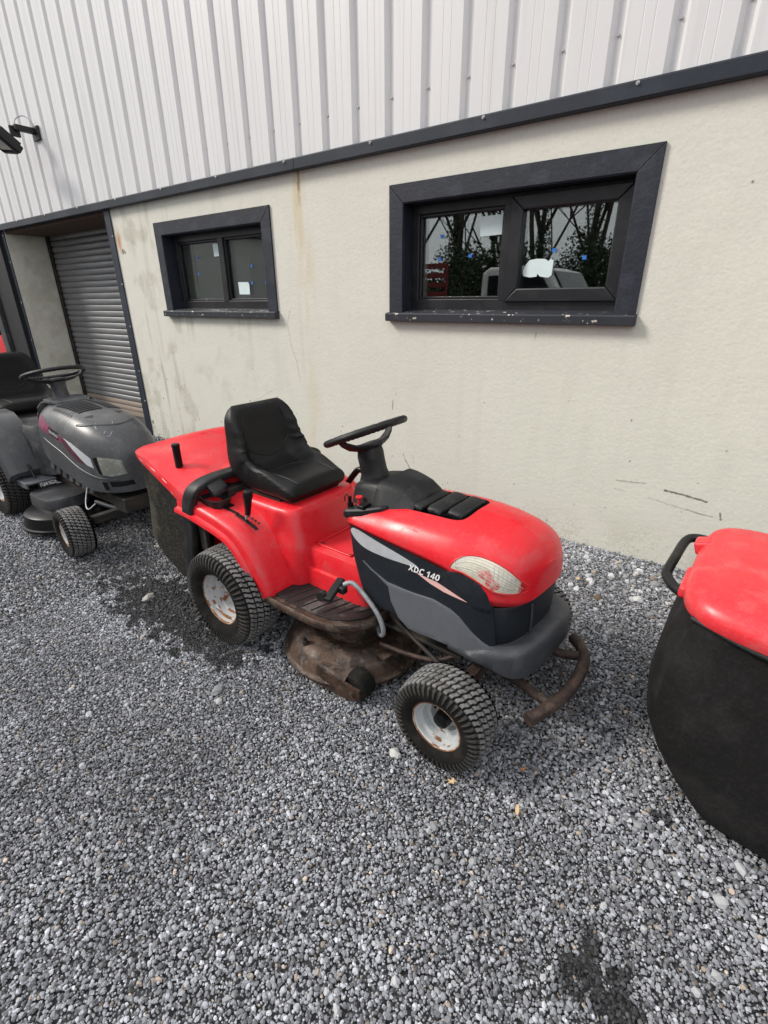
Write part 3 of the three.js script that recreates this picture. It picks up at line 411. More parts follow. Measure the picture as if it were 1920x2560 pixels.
// ---------- shared machine parts ----------
// tyre and rim, axle along z, outer side +z, centre at the origin; R tyre radius, W width, rr rim radius
function makeWheel(parent, p, { R, W, rr, rows, count, rim, hub = true, side = 1, roll = 0, treadMat = M.tread, steer = 0 }) {
  const w = new THREE.Group(); w.name = 'wheel'; w.position.set(...p); w.rotation.set(0, (side < 0 ? Math.PI : 0) + steer, 0); parent.add(w);
  const hw = W / 2, h = R - rr;
  // carcass profile (radius, z)
  const crown = (z) => R - 0.006 - 0.1 * h * (Math.abs(z) / (hw * 0.86)) ** 2.6;
  const pr = [[rr - 0.004, -hw * 0.62], [rr + 0.006, -hw * 0.8], [rr + h * 0.22, -hw * 0.93], [rr + h * 0.45, -hw], [rr + h * 0.66, -hw * 0.98], [rr + h * 0.84, -hw * 0.9]];
  const prof = [...pr]; for (let i = -6; i <= 6; i++) { const z = i / 6 * hw * 0.84; prof.push([crown(z), z]); } pr.slice().reverse().forEach(([a, b]) => prof.push([a, -b]));
  obj('tyre', boxUV(toCreased(new THREE.LatheGeometry(prof.map((q) => new THREE.Vector2(q[0], q[1])), 56).rotateX(Math.PI / 2), 0.5)), M.rubber, w);
  // tread: rows of S-shaped blocks
  const blocks = [], pos = [], push = (a, b, c) => pos.push(...a, ...b, ...c);
  const quad = (a, b, c, d) => { push(a, b, c); push(a, c, d); };
  const P = (ang, z, lift) => { const r = crown(z) + lift; return [Math.cos(ang) * r, Math.sin(ang) * r, z]; };
  const pitch = Math.PI * 2 / count, bw = hw * 2 * 0.8 / rows;
  for (let r = 0; r < rows; r++) for (let k = 0; k < count; k++) {
    const a0 = (k + (r % 2) * 0.5) * pitch + roll, z0 = -hw * 0.8 + (r + 0.5) * bw, N = 4, L = [], Rr = [], Lb = [], Rb = [];
    for (let i = 0; i <= N; i++) { const t = i / N - 0.5, z = z0 + t * bw * 0.8, off = pitch * 0.24 * Math.tanh(t * 6), hwid = pitch * 0.3; const e = i === 0 || i === N ? 0.005 : 0.0065; L.push(P(a0 + off - hwid * 0.96, z, e)); Rr.push(P(a0 + off + hwid * 0.96, z, e)); Lb.push(P(a0 + off - hwid * 1.08, z, -0.004)); Rb.push(P(a0 + off + hwid * 1.08, z, -0.004)); }
    for (let i = 0; i < N; i++) { quad(L[i], Rr[i], Rr[i + 1], L[i + 1]); quad(Lb[i], L[i], L[i + 1], Lb[i + 1]); quad(Rr[i], Rb[i], Rb[i + 1], Rr[i + 1]); }
    quad(Lb[0], Rb[0], Rr[0], L[0]); quad(L[N], Rr[N], Rb[N], Lb[N]);
  }
  const g = new THREE.BufferGeometry(); g.setAttribute('position', new THREE.Float32BufferAttribute(pos, 3)); g.computeVertexNormals(); g.setAttribute('uv', new THREE.Float32BufferAttribute(new Float32Array(pos.length / 3 * 2), 2));
  const tr = obj('tread', boxUV(g), treadMat, w); tr.userData.kind = 'stuff';
  // shoulder lugs running on to the sidewall
  const lug = []; for (const s of [-1, 1]) for (let k = 0; k < count; k++) { const a = (k + 0.25) * pitch + roll, c = Math.cos(a), n = Math.sin(a); const q = loft([[0.855, crown(hw * 0.8) - rr + 0.003, 1.0], [0.94, h * 0.82, 0.9], [1.0, h * 0.62, 0.6], [1.0, h * 0.48, 0.25]].map(([zz, dr, ww]) => { const r = rr + dr, t = pitch * 0.23 * ww; return [[-t, 0.0025], [t, 0.0025], [t, -0.006], [-t, -0.006]].map(([dt, o]) => { const aa = a + dt, rr2 = r + o * (zz < 0.9 ? 1 : 0.5); return [Math.cos(aa) * rr2, Math.sin(aa) * rr2, s * (hw * zz + (zz > 0.9 ? o : 0))]; }); }), { crease: 0.3, caps: true }); lug.push(s < 0 ? flip(q) : q); }
  const lg = obj('shoulder_lugs', boxUV(join(lug)), M.treadDark, w); lg.userData.kind = 'stuff';
  // rim: lip, stepped well, disc
  const z = hw * 0.72, f = rr;
  const rp = [[f + 0.004, z - 0.006], [f + 0.006, z + 0.002], [f + 0.001, z + 0.004], [f - 0.006, z - 0.001], [f - 0.008, z - 0.016], [f - 0.02, z - 0.022], [f - 0.023, z - 0.045], [f - 0.034, z - 0.05], [f - 0.036, z - 0.072], [f - 0.046, z - 0.076], [0.03, z - 0.074], [0.0, z - 0.074]];
  obj('rim', boxUV(lathe(rp, 48, 'z').scale(1, 1, 1)), rim, w);
  obj('rim_lip', boxUV(new THREE.TorusGeometry(f + 0.002, 0.0035, 6, 48).translate(0, 0, z + 0.002)), M.rimEdge, w);
  if (hub) obj('hub_cap', boxUV(lathe([[0, z - 0.018], [0.019, z - 0.0185], [0.026, z - 0.022], [0.0285, z - 0.04], [0.03, z - 0.078]], 24, 'z')), M.gloss, w); else obj('hub_nut', boxUV(lathe([[0, z - 0.06], [0.012, z - 0.06], [0.014, z - 0.078]], 12, 'z')), M.zinc, w);
  obj('valve', boxUV(cyl([Math.cos(2) * (f - 0.03), Math.sin(2) * (f - 0.03), z - 0.05], [Math.cos(2) * (f - 0.036), Math.sin(2) * (f - 0.036), z - 0.022], 0.005, 0.004, 8)), M.gloss, w);
  return w;
}
// moulded seat: path from the front lip back and up; group at its mount
function makeSeat(parent, p, { W = 0.2, mat = M.vinyl, ribs = true, scale = 1 } = {}) {
  const s = new THREE.Group(); s.name = 'seat'; s.position.set(...p); s.scale.setScalar(scale); parent.add(s);
  const path = new THREE.CatmullRomCurve3([[0.2, 0.05], [0.12, 0.062], [0.02, 0.066], [-0.07, 0.074], [-0.14, 0.105], [-0.174, 0.175], [-0.188, 0.27], [-0.196, 0.35], [-0.2, 0.387]].map((q) => V(q[0], q[1], 0)), false, 'centripetal');
  const hw = pchip([0, 0.15, 0.45, 0.6, 0.75, 0.9, 1], [W * 0.95, W, W * 1.05, W * 1.08, W * 1.01, W * 0.96, W * 0.8]), th = pchip([0, 0.1, 0.5, 1], [0.042, 0.046, 0.042, 0.034]);
  const rows = [], N = 44, K = 56, frames = [];
  for (let i = 0; i <= N; i++) {
    const t = i / N, c = path.getPointAt(t), d = path.getTangentAt(t), n = V(d.y, -d.x, 0); if (n.y < 0 && t < 0.5) n.negate(); if (t >= 0.5 && n.x < 0) n.negate();
    const endk = Math.min(1, Math.sqrt(Math.max(0, 1 - (1 - Math.min(1, t / 0.06)) ** 2)) + 0.02, Math.sqrt(Math.max(0, 1 - (1 - Math.min(1, (1 - t) / 0.09)) ** 2)) * 1 + 0.02);
    const a = hw(t) * (0.9 + 0.1 * endk), b = th(t) * endk, bol = 0.02 * smooth(0.05, 0.3, t) * smooth(1.02, 0.8, t) + 0.012 * smooth(0.3, 0.55, t) * smooth(0.85, 0.6, t); frames.push([c, n, a, b, bol, t]);
    rows.push(loop(a, b, 3.6, K).map(([z, q]) => { let o = q; const az = Math.abs(z) / a; if (q > 0) { o += bol * 2.2 * smooth(0.55, 0.95, az) - 0.006 * (1 - smooth(0.4, 0.72, az)) * smooth(0.08, 0.2, t) * smooth(0.98, 0.88, t); const rib = ribs && t > 0.68 && t < 0.9 && az > 0.72 ? 0.0075 * Math.max(0, Math.sin((t - 0.68) / 0.22 * Math.PI * 6 + az * 1.5)) : 0; o += rib; } return [c.x + n.x * o, c.y + n.y * o, z]; }));
  }
  obj('cushion', boxUV(loft(rows, { crease: 0.9 })), mat, s);
  // piping seams laid in the surface
  const surf = (t, z) => { const f = frames[Math.round(t * N)], az = Math.abs(z) / f[2], q = f[3] * Math.max(0.02, 1 - Math.min(1, az) ** 3.6) ** (1 / 3.6) + f[4] * 2.2 * smooth(0.55, 0.95, az) - 0.006 * (1 - smooth(0.4, 0.72, az)) * smooth(0.08, 0.2, t) * smooth(0.98, 0.88, t); return [f[0].x + f[1].x * q, f[0].y + f[1].y * q, z]; };
  const seam = (l) => obj('piping', boxUV(tube(l.map(([t, z]) => surf(t, z)), 0.0032, l.length * 4, 6)), M.blackPlastic, s);
  const u = [[0.93, -0.11], [0.86, -0.12], [0.78, -0.125], [0.7, -0.122], [0.65, -0.1], [0.61, -0.05], [0.6, 0], [0.61, 0.05], [0.65, 0.1], [0.7, 0.122], [0.78, 0.125], [0.86, 0.12], [0.93, 0.11]]; seam(u);
  seam([[0.05, 0.115], [0.12, 0.118], [0.2, 0.12], [0.27, 0.115], [0.33, 0.09], [0.36, 0.04], [0.365, 0], [0.36, -0.04], [0.33, -0.09], [0.27, -0.115], [0.2, -0.12], [0.12, -0.118], [0.05, -0.115]]);
  obj('seat_pan', [boxUV(box(0.3, 0.022, 0.28, 0.02, 0.012, 0, 0.006)), boxUV(box(0.02, 0.2, 0.2, -0.235, 0.22, 0, 0.006, 0, 0, -0.08))], M.darkMetal, s);
  return s;
}
function makeSteering(parent, p, { r = 0.18, tilt = 0.4, drop = 0.06, tubeR = 0.0135 } = {}) {
  const s = new THREE.Group(); s.name = 'steering_wheel'; s.position.set(...p); s.rotation.z = tilt; parent.add(s);
  const ring = new THREE.TorusGeometry(r, tubeR, 12, 96).rotateX(Math.PI / 2); warp(ring, (v) => { const a = Math.atan2(v.z, v.x), d = Math.hypot(v.x, v.z); if (v.y < 0 || d < r) { const k = 1 + 0.1 * Math.sin(a * 44); v.y *= k; } }); ring.computeVertexNormals();
  obj('rim', boxUV(ring), M.blackPlastic, s);
  for (const a of [Math.PI / 2, -Math.PI / 2, Math.PI]) { const c = Math.cos(a), n = Math.sin(a), px = -n, pz = c; obj('spoke', boxUV(loft([[r * 0.97, 0, 0.018, 0.006], [r * 0.85, -drop * 0.45, 0.02, 0.007], [r * 0.6, -drop * 0.85, 0.028, 0.009], [r * 0.3, -drop, 0.045, 0.012], [0.02, -drop, 0.05, 0.014]].map(([d, y, w, h]) => loop(w, h, 3, 12).map(([q, o]) => [c * d + px * q, y + o, n * d + pz * q])), { crease: 0.8 })), M.blackPlastic, s); }
  obj('hub', boxUV(lathe([[0, -drop + 0.016], [r * 0.26, -drop + 0.014], [r * 0.34, -drop + 0.006], [r * 0.36, -drop - 0.006], [r * 0.26, -drop - 0.02], [0, -drop - 0.022]], 32)), M.blackPlastic, s);
  return s;
}
// bonnet shell: half-width w, lower edge yl and top yt along x; superellipse sections
function bonnet({ xs, w, yl, yt, n, bottom = 0 }) {
  const K = 40; return loft(xs.map((x) => { const W = Math.max(w(x), 1e-4), a = yl(x), b = yt(x), o = []; for (let i = 0; i <= K; i++) { const t = Math.PI * i / K, c = Math.cos(t), s = Math.sin(t); o.push([x, a + (b - a) * Math.abs(s) ** (2 / n), W * Math.sign(c) * Math.abs(c) ** (2 / n)]); } return o; }), { ring: false, caps: false, crease: 0.6 });
}
const font = await new FontLoader().loadAsync('fonts/droid/droid_sans_bold.typeface.json');
function textShape(str, size, depth) { const g = new TextGeometry(str, { font, size, depth, curveSegments: 4, bevelEnabled: false }); g.computeBoundingBox(); return g; }
// ---------- the red ride-on mower ----------
// x forward, y up, z to its right-hand side; origin on the ground under the rear axle
const hoodW = (() => { const r = pchip([0.5, 0.54, 0.75, 0.95, 1.0], [0.2, 0.205, 0.226, 0.232, 0.232]); return (x) => x <= 1 ? r(x) : x >= 1.252 ? 0 : 0.232 * Math.max(0, 1 - ((x - 1) / 0.252) ** 3.4) ** (1 / 3.4); })();
const hoodT = pchip([0.54, 0.65, 0.8, 0.95, 1.05, 1.13, 1.19, 1.23, 1.25], [0.708, 0.726, 0.74, 0.745, 0.742, 0.73, 0.705, 0.668, 0.628]);
const hoodL = pchip([0.54, 0.75, 1.0, 1.06, 1.1, 1.16, 1.25], [0.645, 0.632, 0.604, 0.572, 0.545, 0.526, 0.521]);
const HG = pchip([0, 0.25, 0.5, 0.7, 0.76, 0.9, 0.97, 1], [1, 0.985, 0.915, 0.82, 0.772, 0.55, 0.3, 0]); // share of the half-width left at a share of the height: side slope, soft crease, top
const hoodZ = (x, y) => { const a = hoodL(x), t = clamp((y - a) / (hoodT(x) - a)); return hoodW(x) * HG(t); };
const skew = (x, z) => x - 0.1 * z * smooth(0.95, 1.2, x);
const unskew = (x, z) => x + 0.1 * z * smooth(0.95, 1.2, x);
const hzS = (s) => (x, y) => hoodZ(unskew(x, s * hoodZ(x, y)), y), hwS = (s) => (x) => hoodW(unskew(x, s * hoodW(x)));
const hoodXs = (() => { const o = []; for (let x = 0.54; x < 0.999; x += 0.023) o.push(x); for (let i = 0; i <= 22; i++) { const t = i / 22 * Math.PI / 2; o.push(1 + 0.252 * Math.sin(t) ** (2 / 3.4)); } return o; })();
function redMower(name, label, p, turn) {
  const t = thing(name, label, 'lawn mower', p, turn);
  const P = (n, g, m, par = t) => obj(n, boxUV(Array.isArray(g) ? join(g) : g), m, par);
  // wheels
  for (const s of [1, -1]) {
    makeWheel(t, [0, 0.222, 0.38 * s], { R: 0.225, W: 0.215, rr: 0.1157, rows: 5, count: 58, rim: M.rimRusty, hub: false, side: s, treadMat: M.tread });
    makeWheel(t, [1.096, 0.163, s > 0 ? 0.375 : -0.34], { R: 0.165, W: 0.152, rr: 0.0866, rows: 4, count: 48, rim: M.rimSilver, side: s });
  }
  // chassis and axles
  P('chassis', [box(1.25, 0.07, 0.02, 0.5, 0.3, 0.15), box(1.25, 0.07, 0.02, 0.5, 0.3, -0.15), box(0.3, 0.02, 0.32, 0.95, 0.3, 0), box(0.35, 0.16, 0.28, -0.05, 0.26, 0, 0.02), box(0.25, 0.2, 0.24, 0.95, 0.42, 0, 0.02), box(0.3, 0.14, 0.36, 0.35, 0.32, 0, 0.02)], M.darkMetal);
  P('rear_axle', cyl([0, 0.222, -0.36], [0, 0.222, 0.36], 0.022), M.darkMetal);
  P('front_axle', [box(0.04, 0.05, 0.52, 1.096, 0.2, 0, 0.006), cyl([1.096, 0.165, 0.26], [1.096, 0.165, 0.36], 0.012), cyl([1.096, 0.165, -0.26], [1.096, 0.165, -0.36], 0.012), cyl([1.096, 0.13, 0.27], [1.096, 0.23, 0.27], 0.018), cyl([1.096, 0.13, -0.27], [1.096, 0.23, -0.27], 0.018)], M.barRust);
  P('deck_rod', tube([[0.72, 0.19, 0.24], [0.84, 0.185, 0.22], [0.95, 0.2, 0.2], [1.03, 0.24, 0.16]], 0.009, 20, 8), M.barRust); P('steering_rod', cyl([0.62, 0.27, 0.12], [1.04, 0.2, 0.24], 0.008), M.darkMetal);
  P('belt_guard', box(0.36, 0.015, 0.3, 0.86, 0.235, 0.03, 0.004), M.darkMetal);
  // bumper bar
  P('bumper_bar', [tube([[1.325, 0.185, 0.25], [1.352, 0.19, 0.19], [1.385, 0.2, 0.09], [1.395, 0.205, -0.02], [1.382, 0.2, -0.13], [1.345, 0.192, -0.21], [1.305, 0.185, -0.255]], 0.0215, 40, 14), tube([[1.05, 0.205, 0.1], [1.2, 0.2, 0.115], [1.3, 0.19, 0.13], [1.36, 0.193, 0.15]], 0.0175, 20, 10), tube([[1.05, 0.205, -0.1], [1.2, 0.2, -0.115], [1.3, 0.19, -0.13], [1.36, 0.193, -0.15]], 0.0175, 20, 10), box(0.02, 0.1, 0.24, 1.13, 0.25, 0, 0.004)], M.barRust);
  // cutting deck
  const deck = new THREE.Group(); deck.name = 'cutting_deck'; t.add(deck);
  const dome = (z) => lathe([[0.29, 0.046], [0.302, 0.046], [0.303, 0.056], [0.292, 0.06], [0.286, 0.068], [0.276, 0.092], [0.258, 0.116], [0.234, 0.134], [0.205, 0.144], [0.178, 0.145], [0.158, 0.138], [0.145, 0.13], [0.0, 0.13]], 64).translate(0.495, 0, z);
  P('shell', [dome(0.14), dome(-0.14), box(0.46, 0.08, 0.3, 0.5, 0.09, 0, 0.02), loft([[0.6, 0.3, 0.05, 0.135], [0.7, 0.235, 0.05, 0.125], [0.76, 0.17, 0.06, 0.11]].map(([x, z, a, b]) => [[x, a, z], [x, b, z - 0.02], [x, b, -z + 0.02], [x, a, -z]]), { crease: 0.4 })], M.deck, deck);
  for (const z of [0.14, -0.14]) P('spindle_cover', lathe([[0, 0.215], [0.1, 0.215], [0.125, 0.208], [0.132, 0.195], [0.132, 0.12]], 40).translate(0.5, 0, z), M.deck, deck);
  P('bolt', [cyl([0.43, 0.125, 0.365], [0.43, 0.152, 0.37], 0.013, 0.013, 6), cyl([0.43, 0.15, 0.37], [0.43, 0.172, 0.374], 0.007)], M.darkMetal, deck);
  P('corner_plate', ext(poly([[0, 0], [0.1, -0.02], [0.11, 0.04], [0.02, 0.06]]), 0.006, 0.001).rotateX(-Math.PI / 2).translate(0.66, 0.145, 0.25), M.deck, deck);
  const br = P('roller_bracket', [loft([[0.54, 0.075, 0.422, 0.05], [0.62, 0.07, 0.42, 0.045], [0.7, 0.062, 0.412, 0.04], [0.74, 0.058, 0.402, 0.028]].map(([x, y, z, h]) => [[x, y - h, z], [x, y + h * 0.7, z - 0.002], [x, y + h * 0.7, z - 0.014], [x, y - h, z - 0.012]]), { crease: 0.3 }), loft([[0.55, 0.104, 0.415, 0.1], [0.62, 0.1, 0.41, 0.1], [0.675, 0.095, 0.405, 0.09]].map(([x, y, z, d]) => [[x, y, z], [x, y + 0.012, z - 0.01], [x, y + 0.025, z - d], [x, y + 0.01, z - d]]), { crease: 0.3 })], M.deck, deck);
  P('roller_wheel', lathe([[0.008, -0.037], [0.045, -0.037], [0.055, -0.03], [0.0595, 0], [0.055, 0.03], [0.045, 0.037], [0.008, 0.037]], 32, 'z').translate(0.705, 0.066, 0.352), M.rubber, deck);
  P('roller_bolt', cyl([0.715, 0.06, 0.395], [0.715, 0.06, 0.422], 0.012, 0.01, 8), M.barRust, deck);
  // footboards
  for (const s of [1, -1]) {
    const f = new THREE.Group(); f.name = 'footboard'; f.scale.z = 1; t.add(f); const mz = (g) => s > 0 ? g : mirrorZ(g);
    const out = [[0.19, 0.378], [0.4, 0.38], [0.5, 0.378], [0.57, 0.362], [0.63, 0.325], [0.672, 0.265], [0.692, 0.2], [0.695, 0.135], [0.2, 0.135]];
    const flat = (pts, d, b, y) => ext(poly(pts), d, b).rotateX(Math.PI / 2).translate(0, y, 0);
    P('tray', mz(flat(out, 0.012, 0.002, 0.283)), M.deck, f);
    P('rim', mz(join([loft(new THREE.CatmullRomCurve3(out.slice(0, 8).map(([x, z]) => V(x, 0.27, z)), false, 'centripetal').getPoints(40).map((c, i, a) => { const d = (a[Math.min(i + 1, 40)].clone().sub(a[Math.max(i - 1, 0)])).normalize(), n = V(-d.z, 0, d.x); return loop(0.009, 0.018, 3, 14).map(([q, y]) => [c.x + n.x * q, c.y + y + 0.002, c.z + n.z * q]); }), { crease: 0.9 }), tube([[0.25, 0.287, 0.172], [0.4, 0.287, 0.168], [0.58, 0.287, 0.145], [0.695, 0.287, 0.133]], 0.009, 20, 8)])), M.deck, f);
    const matPts = [[0.24, 0.348], [0.4, 0.352], [0.49, 0.35], [0.56, 0.335], [0.615, 0.302], [0.652, 0.25], [0.668, 0.2], [0.672, 0.155], [0.58, 0.16], [0.4, 0.178], [0.255, 0.184]];
    P('mat', mz(flat(matPts, 0.006, 0.0015, 0.2895)), M.mat, f);
    for (let k = 0; k < 8; k++) { const x = 0.272 + k * 0.048, z1 = k < 5 ? 0.345 : [0.325, 0.295, 0.25][k - 5], x1 = x + 0.02 - 0.006 * k; P('mat_rib', mz(tube([[x - 0.012, 0.2895, z1], [x + 0.004, 0.2905, (z1 + 0.2) / 2 + 0.01], [x + 0.035, 0.2895, 0.19 - k * 0.002]], 0.0032, 14, 6)), M.blackPlastic, f); }
  }
  // pedal
  const pd = new THREE.Group(); pd.name = 'pedal'; t.add(pd);
  P('pedal_pad', [box(0.034, 0.02, 0.125, 0.545, 0.4, 0.3, 0.006, 0.2, 0.26), box(0.03, 0.03, 0.03, 0.565, 0.395, 0.275, 0.006), cyl([0.53, 0.393, 0.35], [0.532, 0.395, 0.365], 0.02, 0.018)], M.blackPlastic, pd);
  P('pedal_arm', tube([[0.56, 0.41, 0.265], [0.585, 0.418, 0.245], [0.62, 0.4, 0.24], [0.67, 0.362, 0.24], [0.712, 0.318, 0.24], [0.733, 0.272, 0.24], [0.732, 0.238, 0.238], [0.712, 0.226, 0.232], [0.68, 0.225, 0.2]], 0.0095, 40, 10), M.zinc, pd);
  // red rear body: pedestal, fenders, tunnel
  const rbox = (x0, x1, z, y, n = 7, cx = null) => loop((x1 - x0) / 2, z, n, 48).map(([a, b]) => [(x0 + x1) / 2 + a, y, b]);
  const body = new THREE.Group(); body.name = 'rear_body'; t.add(body);
  P('seat_pedestal', loft([rbox(-0.28, 0.305, 0.262, 0.28), rbox(-0.28, 0.302, 0.26, 0.42), rbox(-0.28, 0.292, 0.25, 0.47), rbox(-0.28, 0.27, 0.238, 0.53), rbox(-0.28, 0.25, 0.225, 0.585), rbox(-0.275, 0.237, 0.217, 0.606, 8), rbox(-0.265, 0.226, 0.206, 0.612, 8)], { crease: 0.8 }), M.red, body);
  const fo = [[-0.33, 0.612], [-0.22, 0.605], [-0.12, 0.592], [-0.02, 0.576], [0.06, 0.553], [0.125, 0.51], [0.18, 0.445], [0.22, 0.37], [0.245, 0.3], [0.248, 0.283]];
  const fc = new THREE.CatmullRomCurve3(fo.map(([x, y]) => V(x, y, 0)), false, 'centripetal').getPoints(50);
  const off = (d) => fc.map((c, i) => { const a = fc[Math.max(i - 1, 0)], b = fc[Math.min(i + 1, 50)], q = b.clone().sub(a).normalize(); return [c.x - q.y * d, c.y + q.x * d]; });
  for (const s of [1, -1]) {
    const mz = (g) => s > 0 ? g : mirrorZ(g);
    // section across: from the pedestal to the outer edge, rolled over the lip
    const sec = [[0.2, 0.012], [0.24, 0.004], [0.27, 0.0], [0.35, -0.002], [0.376, -0.006], [0.39, -0.014], [0.396, -0.028], [0.397, -0.05], [0.404, -0.054], [0.412, -0.056], [0.415, -0.062], [0.415, -0.074], [0.409, -0.078], [0.39, -0.074], [0.384, -0.03], [0.36, -0.014], [0.2, -0.006]];
    const rows = fc.map((c, i) => { const a = fc[Math.max(i - 1, 0)], b = fc[Math.min(i + 1, 50)], q = b.clone().sub(a).normalize(), end = smooth(50, 44, i), k = 0.75 + 0.25 * end; return sec.map(([z, d]) => [c.x - q.y * d, c.y + q.x * d, z + (z > 0.3 ? -0.004 * smooth(30, 50, i) : 0)]); });
    P('fender', mz(loft(rows, { crease: 0.75 })), M.red, body);
    P('fender_inner_wall', mz(ext(poly([...off(-0.008).map(([x, y]) => [x, y]), [0.2, 0.28], [-0.3, 0.3]]), 0.012, 0.002, 0.245)), M.red, body);
  }
  P('tunnel', loft([rbox(0.2, 0.63, 0.205, 0.283, 9), rbox(0.2, 0.628, 0.203, 0.355, 9), rbox(0.2, 0.625, 0.2, 0.366, 9), rbox(0.2, 0.622, 0.188, 0.37, 9), rbox(0.2, 0.618, 0.184, 0.43, 9), rbox(0.2, 0.612, 0.176, 0.449, 9), rbox(0.2, 0.605, 0.166, 0.453, 9)], { crease: 0.6 }), M.red, body);
  { const fr = (x, z, w, d) => box(w, 0.012, d, x, 0.455, z, 0.003); P('tray_pocket', [fr(0.39, 0.135, 0.2, 0.014), fr(0.39, -0.1, 0.2, 0.014), fr(0.297, 0.017, 0.014, 0.25), fr(0.485, 0.017, 0.014, 0.25)], M.red, body); P('warning_label', box(0.05, 0.0015, 0.09, 0.53, 0.4565, 0.09), M.white, body); for (const z of [0.12, -0.12]) P('screw', cyl([0.315, 0.453, z], [0.315, 0.458, z], 0.008, 0.007, 10), M.barRust, body); }
  P('rear_shroud', loft([[-0.31, 0.185], [-0.275, 0.2], [-0.225, 0.2], [-0.2, 0.185]].map(([x, z]) => [[x, 0.58, z], [x, 0.69 + (x + 0.31) * 0.15, z - 0.02], [x, 0.7 + (x + 0.31) * 0.15, z - 0.05], [x, 0.7 + (x + 0.31) * 0.15, -z + 0.05], [x, 0.69 + (x + 0.31) * 0.15, -z + 0.02], [x, 0.58, -z]]), { crease: 0.5 }), M.red, body);
  // height lever and its gate on the right fender
  const lv = new THREE.Group(); lv.name = 'height_lever'; t.add(lv);
  P('gate_slot', [...[0, 1, 2, 3, 4, 5].map((i) => box(0.03, 0.004, 0.016, 0.01 + i * 0.022, 0.5735 - 0.0002 * i - (i > 1 ? (i - 1) * 0.0055 : 0), 0.314 + i * 0.001, 0.001, 0, 0, -0.18 - i * 0.05)), box(0.024, 0.004, 0.05, -0.085, 0.5885, 0.295, 0.001, 0, 0, -0.14), box(0.08, 0.004, 0.014, -0.045, 0.582, 0.31, 0.001, 0, 0.1, -0.15)], M.gloss, lv);
  P('gate_notches', [0, 1, 2, 3, 4].map((i) => box(0.011, 0.003, 0.011, 0.02 + i * 0.021, 0.5745 - (i > 0 ? i * 0.0052 : 0), 0.285, 0.001, 0, 0, -0.2 - i * 0.05)), M.darkMetal, lv);
  P('lever_shaft', cyl([0.048, 0.54, 0.313], [0.062, 0.6, 0.306], 0.0055), M.zinc, lv);
  P('lever_knob', lathe([[0, 0], [0.0095, 0.001], [0.0115, 0.006], [0.0175, 0.07], [0.0205, 0.088], [0.0205, 0.1], [0.0165, 0.112], [0.0095, 0.117], [0, 0.118]], 20).rotateZ(-0.16).translate(0.062, 0.588, 0.304), M.gloss, lv);
  // cup holder
  { const o = (a, b, y, dx = 0) => loop(a, b, 3.2, 32).map(([x, z]) => [-0.152 + x + dx, y + x * 0.02, 0.312 + z]); P('cup_holder', loft([o(0.052, 0.03, 0.575), o(0.066, 0.043, 0.585), o(0.072, 0.05, 0.612), o(0.073, 0.051, 0.622), o(0.068, 0.046, 0.623), o(0.062, 0.041, 0.61), o(0.05, 0.03, 0.585)], { crease: 0.6 }), M.blackPlastic); }
  // seat on its bracket
  P('seat_bracket', [box(0.3, 0.018, 0.3, 0.02, 0.622, 0, 0.004), box(0.04, 0.05, 0.05, 0.13, 0.622, 0.11, 0.006), box(0.04, 0.05, 0.05, 0.13, 0.622, -0.11, 0.006), box(0.26, 0.03, 0.03, -0.02, 0.612, 0.15, 0.004), cyl([0.15, 0.625, 0.1], [0.15, 0.625, 0.13], 0.018), box(0.12, 0.06, 0.5, -0.2, 0.61, 0, 0.01)], M.darkMetal);
  makeSeat(t, [0, 0.603, 0], { W: 0.185 });
  // bonnet with a recessed vent (cut out)
  const hood = new THREE.Group(); hood.name = 'bonnet'; t.add(hood);
  {
    const K = 44, prof = hoodXs.map((x) => { const W = Math.max(hoodW(x), 2e-4), a = hoodL(x), b = hoodT(x), o = []; for (let i = 0; i <= K; i++) { const q = i / K * 2 - 1, T = [0, 0.12, 0.25, 0.38, 0.5, 0.6, 0.67, 0.7, 0.73, 0.76, 0.8, 0.84, 0.875, 0.9, 0.925, 0.945, 0.96, 0.975, 0.985, 0.992, 0.997, 0.999, 1][22 - Math.abs(i - 22)], z = -Math.sign(q) * W * HG(T); o.push([skew(x, z), a + (b - a) * T, z]); } for (let i = 1; i < 8; i++) { const z = lerp(-W, W, i / 8); o.push([skew(x, z), a - 0.0005, z]); } return o; });
    const solid = loft(prof, { crease: 0 }); const ev = new Evaluator(); ev.attributes = ['position', 'normal', 'uv']; ev.useGroups = true;
    const vs = poly(loop(0.135, 0.118, 6, 40).map(([x, z]) => [0.845 + x, z])); const cut = ext(vs, 0.2, 0).rotateX(Math.PI / 2).translate(0, 0.9, 0);
    const A = new Brush(mergeVertices(solid), M.red), Bv = new Brush(cut, M.blackPlastic); A.updateMatrixWorld(); Bv.updateMatrixWorld(); const r = ev.evaluate(A, Bv, SUBTRACTION);
    const rg = r.geometry.index ? r.geometry.toNonIndexed() : r.geometry; const shell = { red: [], dark: [] }; const mats = Array.isArray(r.material) ? r.material : [r.material];
    for (const gr of rg.groups.length ? rg.groups : [{ start: 0, count: rg.attributes.position.count, materialIndex: 0 }]) { const q = new THREE.BufferGeometry(); for (const k of ['position', 'normal', 'uv']) { const at = rg.attributes[k]; q.setAttribute(k, new THREE.BufferAttribute(at.array.slice(gr.start * at.itemSize, (gr.start + gr.count) * at.itemSize), at.itemSize)); } (mats[gr.materialIndex] === M.red ? shell.red : shell.dark).push(q); }
    P('shell', shell.red, M.red, hood); if (shell.dark.length) P('vent_recess', shell.dark, M.blackPlastic, hood);
